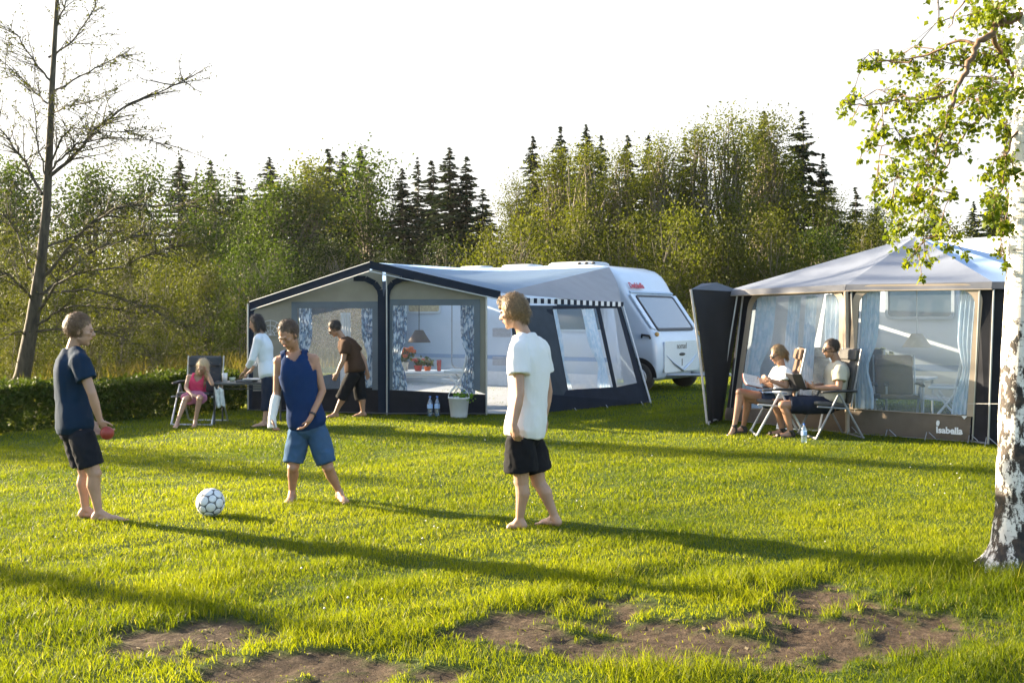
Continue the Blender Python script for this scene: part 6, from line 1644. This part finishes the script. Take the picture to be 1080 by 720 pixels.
    if legs:
        for part in legs if isinstance(legs, list) else [legs]:
            mat, e, to_, fl = part['mat'], part['e'], part['to'], part.get('flare', .02); mb = MB()
            wt = part.get('waist', .22)
            tors(mb, -.05, min(wt, .10), min(e, .011)); s0, f0, u0 = frame(0); mb.ell(J['pel'] - u0 * .015, s0 * .165 * g, f0 * .126 * g, u0 * .10)
            for sd in ('L', 'R'):
                hi, kn, an = J['hi' + sd], J['kn' + sd], J['an' + sd]
                if to_ <= 1: pts = [lerp(J['pel'], hi, .7), hi, lerp(hi, kn, .5 * to_), lerp(hi, kn, to_)]; rad = [.070, .084, .086 - .006 * to_, .078 - .016 * to_]
                else: pts = [lerp(J['pel'], hi, .7), hi, lerp(hi, kn, .5), kn, lerp(kn, an, to_ - 1)]; rad = [.070, .086, .082, .064, .060]
                R = []
                for i, p in enumerate(pts):
                    d_ = (pts[min(i + 1, len(pts) - 1)] - pts[max(0, i - 1)]).normalized(); a = d_.cross(side_p.cross(d_)).normalized(); a = side_p - d_ * side_p.dot(d_); a.normalize(); b = d_.cross(a)
                    r = rad[i] * g + e + (fl if i == len(pts) - 1 else fl * .4 if i == len(pts) - 2 else 0)
                    R.append((p, a * r, b * r))
                mb.loft(R, 22)
            if part.get('skirt'):
                kn = (J['knL'] + J['knR']) / 2; hp = J['pel']; R = []
                for q, wd, dp in ((0, .19, .13), (.4, .22, .12), (part['skirt'], .25, .11)):
                    d_ = (kn - hp).normalized(); b = d_.cross(side_p).normalized(); R.append((lerp(hp, kn, q), side_p * wd * g, b * dp * g))
                mb.loft(R, 26, True, 2.4)
            skin(part['name'], mb, mat, B, voxel=part.get('vox', .008), smooth=2, fold=part.get('fold', .009), fscale=(7, 7, 6), seed=seed + 5)
    if feet != 'bare':
        for sd in ('L', 'R'):
            an, to = J['an' + sd], J['to' + sd]; tv = (to - an); tv.z = 0; tv.normalize(); hl = Vector((an.x, an.y, an.z - .078 * h)) - tv * .03 * h
            fd = Vector((to.x, to.y, to.z - .012)) - hl; L = fd.length; fd.normalize(); ls = fd.cross(ZV).normalized(); un = ls.cross(fd)
            m = MB(); m.ell(hl + fd * L * .5 + un * .006, fd * L * .58, ls * .052 * h, un * .018 * h); m.ell(hl + fd * L * .78 + un * .03 * h, fd * L * .12, ls * .05 * h, un * .026 * h); m.loft([(an - un * .012, ls * .042 * h, fd * .045 * h), (an + un * .022, ls * .040 * h, fd * .042 * h)], 18); m.cone(hl + un * .03, an, .038 * h, .036 * h)
            skin('sandal', m, feet, B, voxel=.007, smooth=2)
    return B
def JJ(d0, **kw):
    out = {}
    for k, v in kw.items():
        if k == 'tilt': out[k] = Vector(v)
        else: out[k] = W(v[0], v[1], d0 + (v[2] if len(v) > 2 else 0))
    return out
def drop(J, d0, toe=.014, ank=.082):           # feet to the grass
    for s in 'LR':
        if J['an' + s].z < .25: J['an' + s].z = ank
        if J['to' + s].z < .2: J['to' + s].z = toe
    return J
BLOND = plain('blond_hair', (.22, .14, .065), .5, .45, 60); BROWNH = plain('brown_hair', (.075, .042, .022), .5, .3, 40); DARKH = plain('dark_hair', (.022, .014, .011), .45, .3, 40); SANDY = plain('sandy_hair', (.15, .085, .04), .5, .45, 60); PALEB = plain('pale_blond_hair', (.55, .42, .25), .5, .2, 40); CROP = plain('cropped_hair', (.05, .032, .022), .7, .3, 60)
SHORT = dict(n=1100, len=.032, comb=.2)
# boy in navy, hands low, red ball
d = 8.22
J = drop(JJ(d, head=(85, 349), neck=(77, 368), mid=(76, 408), pel=(79, 452), shL=(74, 378, .17), shR=(84, 380, -.16), elL=(86, 415, .22), wrL=(96, 444, .2), haL=(102, 456, .18), elR=(97, 415, -.20), wrR=(105, 442, -.14), haR=(113, 455, -.12),
             hiL=(80, 459, .085), hiR=(86, 460, -.085), knL=(90, 498, .085), knR=(99, 499, -.08), anL=(90, 541, .09), anR=(104, 541, -.06), toL=(114, 549, .10), toR=(135, 549, -.07)), d)
person('barefoot boy in navy T-shirt and dark shorts holding a red ball', J, (.95, .25, -.12), .96, .98, SKIN, SHORT, SANDY, dict(kind='tee', name='tshirt', mat=cloth('navy_jersey', (.008, .024, .052)), e=.020, hem=-.05, sleeve=.58, flare=.02, fold=.013),
       dict(name='shorts', mat=cloth('black_denim', (.012, .014, .02)), e=.016, to=.80, flare=.014, waist=.16), 11, palm={'R': (.5, .8, .2)}, curl={'R': .75, 'L': .5})
m = MB(); p = W(113, 456.5, d - .16); m.sphere(p, .052, 28, 20); tag(m.build('red_ball', plain('red_rubber', (.27, .03, .02), .5, .15, 40, bump=.2), None, p, smooth=True), 'small red ball held by the boy in navy', 'ball')
# boy in blue tank top with a plastered forearm
d = 9.07
J = drop(JJ(d, head=(304, 354, -.12), neck=(310, 371, -.03), mid=(317, 411, -.02), pel=(325, 449, 0), shR=(294, 381, -.02), shL=(331, 379, .02), elR=(292, 414, -.03), wrR=(287, 440, -.12), haR=(287, 455, -.15), elL=(340, 412, 0), wrL=(328, 440, -.14), haL=(320, 453, -.16),
             hiR=(315, 457, 0), hiL=(335, 457, 0), knR=(309, 493, -.05), knL=(346, 493, -.03), anR=(308, 523, .03), anL=(358, 522, .05), toR=(303, 531, -.20), toL=(366, 531, -.16)), d)
J['tilt'] = Vector((-.12, 0, 0))
B2 = person('barefoot boy in blue tank top and blue shorts with a white cast on his forearm', J, (-.34, -.80, -.48), .91, .96, SKIN_T, dict(n=900, len=.016, comb=.1, up=.043, w=.97, h=.97), BROWNH, dict(kind='tank', name='tank_top', mat=cloth('blue_jersey', (.008, .028, .095)), e=.016, hem=-.03, flare=.006, fold=.009),
       dict(name='shorts', mat=cloth('blue_cotton', (.038, .085, .165)), e=.016, to=.86, flare=.012, waist=.12, fold=.012), 22, curl={'L': .5, 'R': .9})
m = MB(); pts = [lerp(J['elR'], J['wrR'], .14), lerp(J['elR'], J['wrR'], .5), J['wrR'], lerp(J['wrR'], J['haR'], .75)]
m.tube(pts, [.040, .039, .034, .038], 18); skin('plaster_cast', m, plain('plaster_white', (.72, .72, .70), .9, .05, 20, bump=.3), B2, voxel=.006, smooth=2, fold=.003, fscale=(30, 30, 30))
m = MB(); a = lerp(J['elL'], J['wrL'], .88); dv = (J['wrL'] - J['elL']).normalized(); x = dv.orthogonal().normalized() * .033; m.loft([(a - dv * .008, x, dv.cross(x)), (a + dv * .008, x, dv.cross(x))], 18); m.build('wristband', BLACKP, B2)
# boy in white T-shirt seen from behind
d = 7.93
J = drop(JJ(d, head=(541, 330, .02), neck=(553, 353), mid=(558, 405), pel=(553, 458), shL=(546, 368, -.15), shR=(569, 367, .14), elL=(548, 416, -.235), wrL=(542, 447, -.27), haL=(545, 463, -.27), elR=(578, 413, .20), wrR=(574, 440, .18), haR=(573, 456, .17),
             hiL=(548, 464, -.075), hiR=(558, 464, .075), knL=(550, 508, -.075), knR=(568, 508, .075), anL=(548, 547, -.06), anR=(585, 541, .06), toL=(533, 556, -.02), toR=(567, 552, .14)), d)
person('barefoot boy in white T-shirt and black shorts with blond hair', J, (-.92, .32, -.20), .99, 1.0, SKIN, dict(n=1300, len=.05, comb=.35, up=.045, back=.022, w=1.08, h=1.05, extra=[((0, .055, .10, 0, .085, .065), (.04, .02)), ((0, -.08, .0, 0, -.075, -.05), (.05, .035))]), BLOND, dict(kind='tee', name='tshirt', mat=cloth('white_jersey', (.78, .78, .79), .08, .03), e=.022, hem=-.015, sleeve=.56, flare=.022, fold=.014),
       dict(name='shorts', mat=cloth('black_polyester', (.010, .010, .012)), e=.024, to=.74, flare=.04, waist=.16, fold=.012), 33, palm={'L': (.6, .8, 0)}, curl={'L': .7, 'R': .5})
# girl in pink on the chair, head in her hand
d = 15.62
J = drop(JJ(d, head=(213.5, 387.5, -.14), neck=(210, 395.5, -.02), mid=(208, 406, .03), pel=(207, 418, .06), shR=(199.5, 397.5, -.02), shL=(219, 396.5, -.02), elR=(196, 409, -.06), wrR=(202, 416, -.24), haR=(207, 417.5, -.28), elL=(224, 405, -.24), wrL=(220, 394, -.24), haL=(217.5, 388, -.23),
             hiR=(203, 419, .02), hiL=(211, 419, .02), knR=(195.5, 421, -.34), knL=(210.5, 420, -.36), anR=(187, 445, -.42), anL=(206, 445, -.30), toR=(184, 448, -.60), toL=(204, 448, -.48)), d)
J['tilt'] = Vector((.25, 0, 0))
person('girl in pink top sitting on the navy chair resting her head in her hand', J, (-.18, -.86, -.42), .78, .88, SKIN, dict(n=700, len=.08, comb=0, extra=[((.06, -.03, .03, .075, -.0, -.14), (.04, .03)), ((-.06, -.03, .03, -.075, 0, -.14), (.04, .03)), ((0, -.07, .03, 0, -.08, -.14), (.06, .05))]), PALEB,
       dict(kind='tank', name='pink_top', mat=cloth('pink_jersey', (.62, .06, .14)), e=.014, hem=-.10, flare=.04), dict(name='skirt', mat=cloth('lilac_cotton', (.40, .16, .24)), e=.02, to=.6, flare=.02, skirt=.62), 44, vox=.007, palm={'L': (-.6, -.3, 0), 'R': (0, .4, -1)}, curl=.4)
# woman at the table
d = 15.32
J = drop(JJ(d, head=(270, 341.5, 0), neck=(275, 352), mid=(279, 374), pel=(284, 396), shL=(272, 358.5, -.17), shR=(279, 357.5, .15), elL=(266, 379, -.20), wrL=(258.5, 392, -.06), haL=(254, 396.5, 0), elR=(270, 378, .18), wrR=(265, 391, .18), haR=(260, 394.5, .2),
             hiL=(283, 399, -.085), hiR=(285, 399, .085), knL=(281, 424, -.08), knR=(287, 424, .09), anL=(279, 444, -.07), anR=(288, 444, .1), toL=(265, 449, -.10), toR=(275, 449, .12)), d)
person('dark haired woman in white top and navy capris bending over the folding table', J, (-.94, -.06, -.30), .98, .95, SKIN, dict(n=900, len=.06, comb=0, extra=[((.06, -.02, .04, .07, -.01, -.08), (.045, .035)), ((-.06, -.02, .04, -.07, -.01, -.08), (.045, .035)), ((0, -.06, .05, 0, -.08, -.08), (.06, .05))]), DARKH,
       dict(kind='tee', name='white_top', mat=cloth('white_cotton', (.70, .73, .78), .06, .03), e=.016, hem=-.02, sleeve=1.55, flare=.02), dict(name='capri_trousers', mat=cloth('navy_cotton', (.016, .024, .045)), e=.010, to=1.42, flare=.006, waist=.2), 55, vox=.008, sex='f', palm={'L': (0, 0, -1), 'R': (0, 0, -1)}, curl=.35)
# man in brown walking with lowered head
d = 16.75
J = drop(JJ(d, head=(353, 347, -.03), neck=(361.5, 357), mid=(370, 373), pel=(375, 391), shL=(365, 363.5, -.18), shR=(371, 362.5, .17), elL=(362, 380, -.21), wrL=(356, 393, -.19), haL=(353, 399, -.19), elR=(383, 378, .22), wrR=(387, 391, .2), haR=(388, 397, .2),
             hiL=(373, 394, -.085), hiR=(377, 394, .085), knL=(362, 415.5, -.10), knR=(380, 417, .09), anL=(354, 436, -.08), anR=(383, 436.5, .08), toL=(343, 440, -.10), toR=(372, 440.5, .10)), d)
person('barefoot man in brown T-shirt and black three-quarter trousers walking past the awning', J, (-.86, -.10, -.50), 1.06, .98, SKIN_T, dict(n=800, len=.025, comb=.2), DARKH,
       dict(kind='tee', name='tshirt', mat=cloth('brown_jersey', (.058, .030, .018)), e=.024, hem=-.05, sleeve=.55, flare=.03), dict(name='trousers', mat=cloth('black_cotton', (.010, .010, .012)), e=.018, to=1.25, flare=.016, waist=.14), 66, vox=.008, glasses=True)
# woman reading in the chair
d = WOM_D
J = JJ(d, head=(820, 374.5, -.02), neck=(824, 387.5), mid=(826, 404), pel=(825, 421), shL=(829, 393, -.17), shR=(820, 391.5, .16), elL=(829, 407, -.24), wrL=(813, 401, -.20), haL=(806, 398, -.16), elR=(813, 406, .18), wrR=(804, 402, .06), haR=(798, 400, .0),
       hiL=(824, 424, -.085), hiR=(823, 424, .085), knL=(788, 420, .05), knR=(780.5, 413.5, -.05), anL=(784, 452, .16), anR=(774.5, 449, -.09), toL=(770, 460, .18), toR=(767.5, 462, -.16))
J['anL'].z = .085; J['toL'].z = .016
person('blond woman in white T-shirt and sunglasses reading on a camping chair with crossed legs', J, (-.93, -.20, -.26), 1.06, .97, SKIN_T, dict(n=900, len=.05, comb=-.3, extra=[((0, -.09, .05, 0, -.13, .0), (.035, .03)), ((0, -.125, .01, 0, -.12, -.09), (.03, .014))]), BLOND,
       dict(kind='tee', name='tshirt', mat=cloth('white_cotton_tee', (.74, .73, .72), .06, .03), e=.02, hem=.0, sleeve=.62, flare=.02), dict(name='shorts', mat=cloth('denim_navy', (.03, .045, .085)), e=.014, to=.52, flare=.012, waist=.2), 77, vox=.007, sex='f', glasses=True, feet=BLACKP, palm={'L': (-.1, .9, .35), 'R': (.1, -.9, .35)}, curl=.5)
def book(label, c, right, up, w_, h_, cover, page, name='book', th=.018):
    r = Vector(right).normalized(); u = Vector(up); u = (u - r * u.dot(r)).normalized(); n = r.cross(u); c = Vector(c)
    t = thing(name, label, 'book', tuple(c)); 
    for s in (-1, 1):
        a = r * s * w_ / 2; fold = n * .06 * w_
        m = MB(); m.prism([c - u * h_ / 2, c + a + fold * 1.6 - u * h_ / 2, c + a + fold * 1.6 + u * h_ / 2, c + u * h_ / 2] if s > 0 else [c - u * h_ / 2, c + u * h_ / 2, c + a + fold * 1.6 + u * h_ / 2, c + a + fold * 1.6 - u * h_ / 2], n * -.006 * 1); m.build('cover', cover, t)
        m = MB(); q = n * .003; m.prism([c - u * h_ * .47 + q, c + a * .96 + fold * 1.6 - u * h_ * .47 + q, c + a * .96 + fold * 1.6 + u * h_ * .47 + q, c + u * h_ * .47 + q], n * th * .5); m.build('pages', page, t)
PAGE = plain('paper', (.42, .41, .39), .8, .25, 60)
book('pale book with red cover in the hands of the seated woman', W(793, 403.5, d - .12), (.005, .815, .43), (-.9, -.1, .2), .30, .24, plain('red_cover', (.40, .05, .04), .5), PAGE)
m = MB(); m0 = W(815, 414.5, d - .06); m.prism([m0 + Vector(v) for v in ((-.16, -.14, .01), (.16, -.15, .0), (.17, .12, .0), (-.15, .13, .01))], (0, 0, .014)); tag(m.build('magazine', plain('blue_magazine', (.12, .2, .36), .35, .6, 26), None, m0), 'blue magazine lying open on the seated woman\'s lap', 'magazine')
# man reading in the chair
d = MAN_D
J = JJ(d, head=(876, 368, 0), neck=(883, 382), mid=(882, 401), pel=(877, 424), shL=(886, 390, -.19), shR=(879, 388, .18), elL=(885, 409, -.24), wrL=(861, 409, -.16), haL=(852, 406.5, -.10), elR=(872, 407, .23), wrR=(853, 407, .16), haR=(845, 405, .10),
       hiL=(876, 427, -.09), hiR=(874, 427, .09), knL=(826, 427, -.10), knR=(817, 425, .13), anL=(834, 456, -.10), anR=(825, 455, .12), toL=(816, 465, -.13), toR=(808, 463, .14))
drop(J, d)
person('dark haired man in beige polo and sunglasses reading on a grey camping chair', J, (-.96, -.05, -.12), 1.14, 1.02, SKIN_T, dict(n=700, len=.014, comb=.1, up=.040, w=.95, h=.95), CROP,
       dict(kind='tee', name='polo_shirt', mat=cloth('beige_pique', (.46, .42, .33), 0, .05), e=.024, hem=-.02, sleeve=.60, flare=.03), dict(name='shorts', mat=cloth('navy_twill', (.016, .020, .035)), e=.02, to=.86, flare=.02, waist=.14), 88, vox=.007, glasses=True, feet=DARKH, palm={'L': (0, .8, .5), 'R': (0, -.8, .5)}, curl=.6)
book('dark covered book in the hands of the seated man', W(838.5, 402.5, d - .06), (-.62, .75, 0), (-.55, -.1, .8), .25, .24, plain('dark_cover', (.03, .03, .035), .5), PAGE)
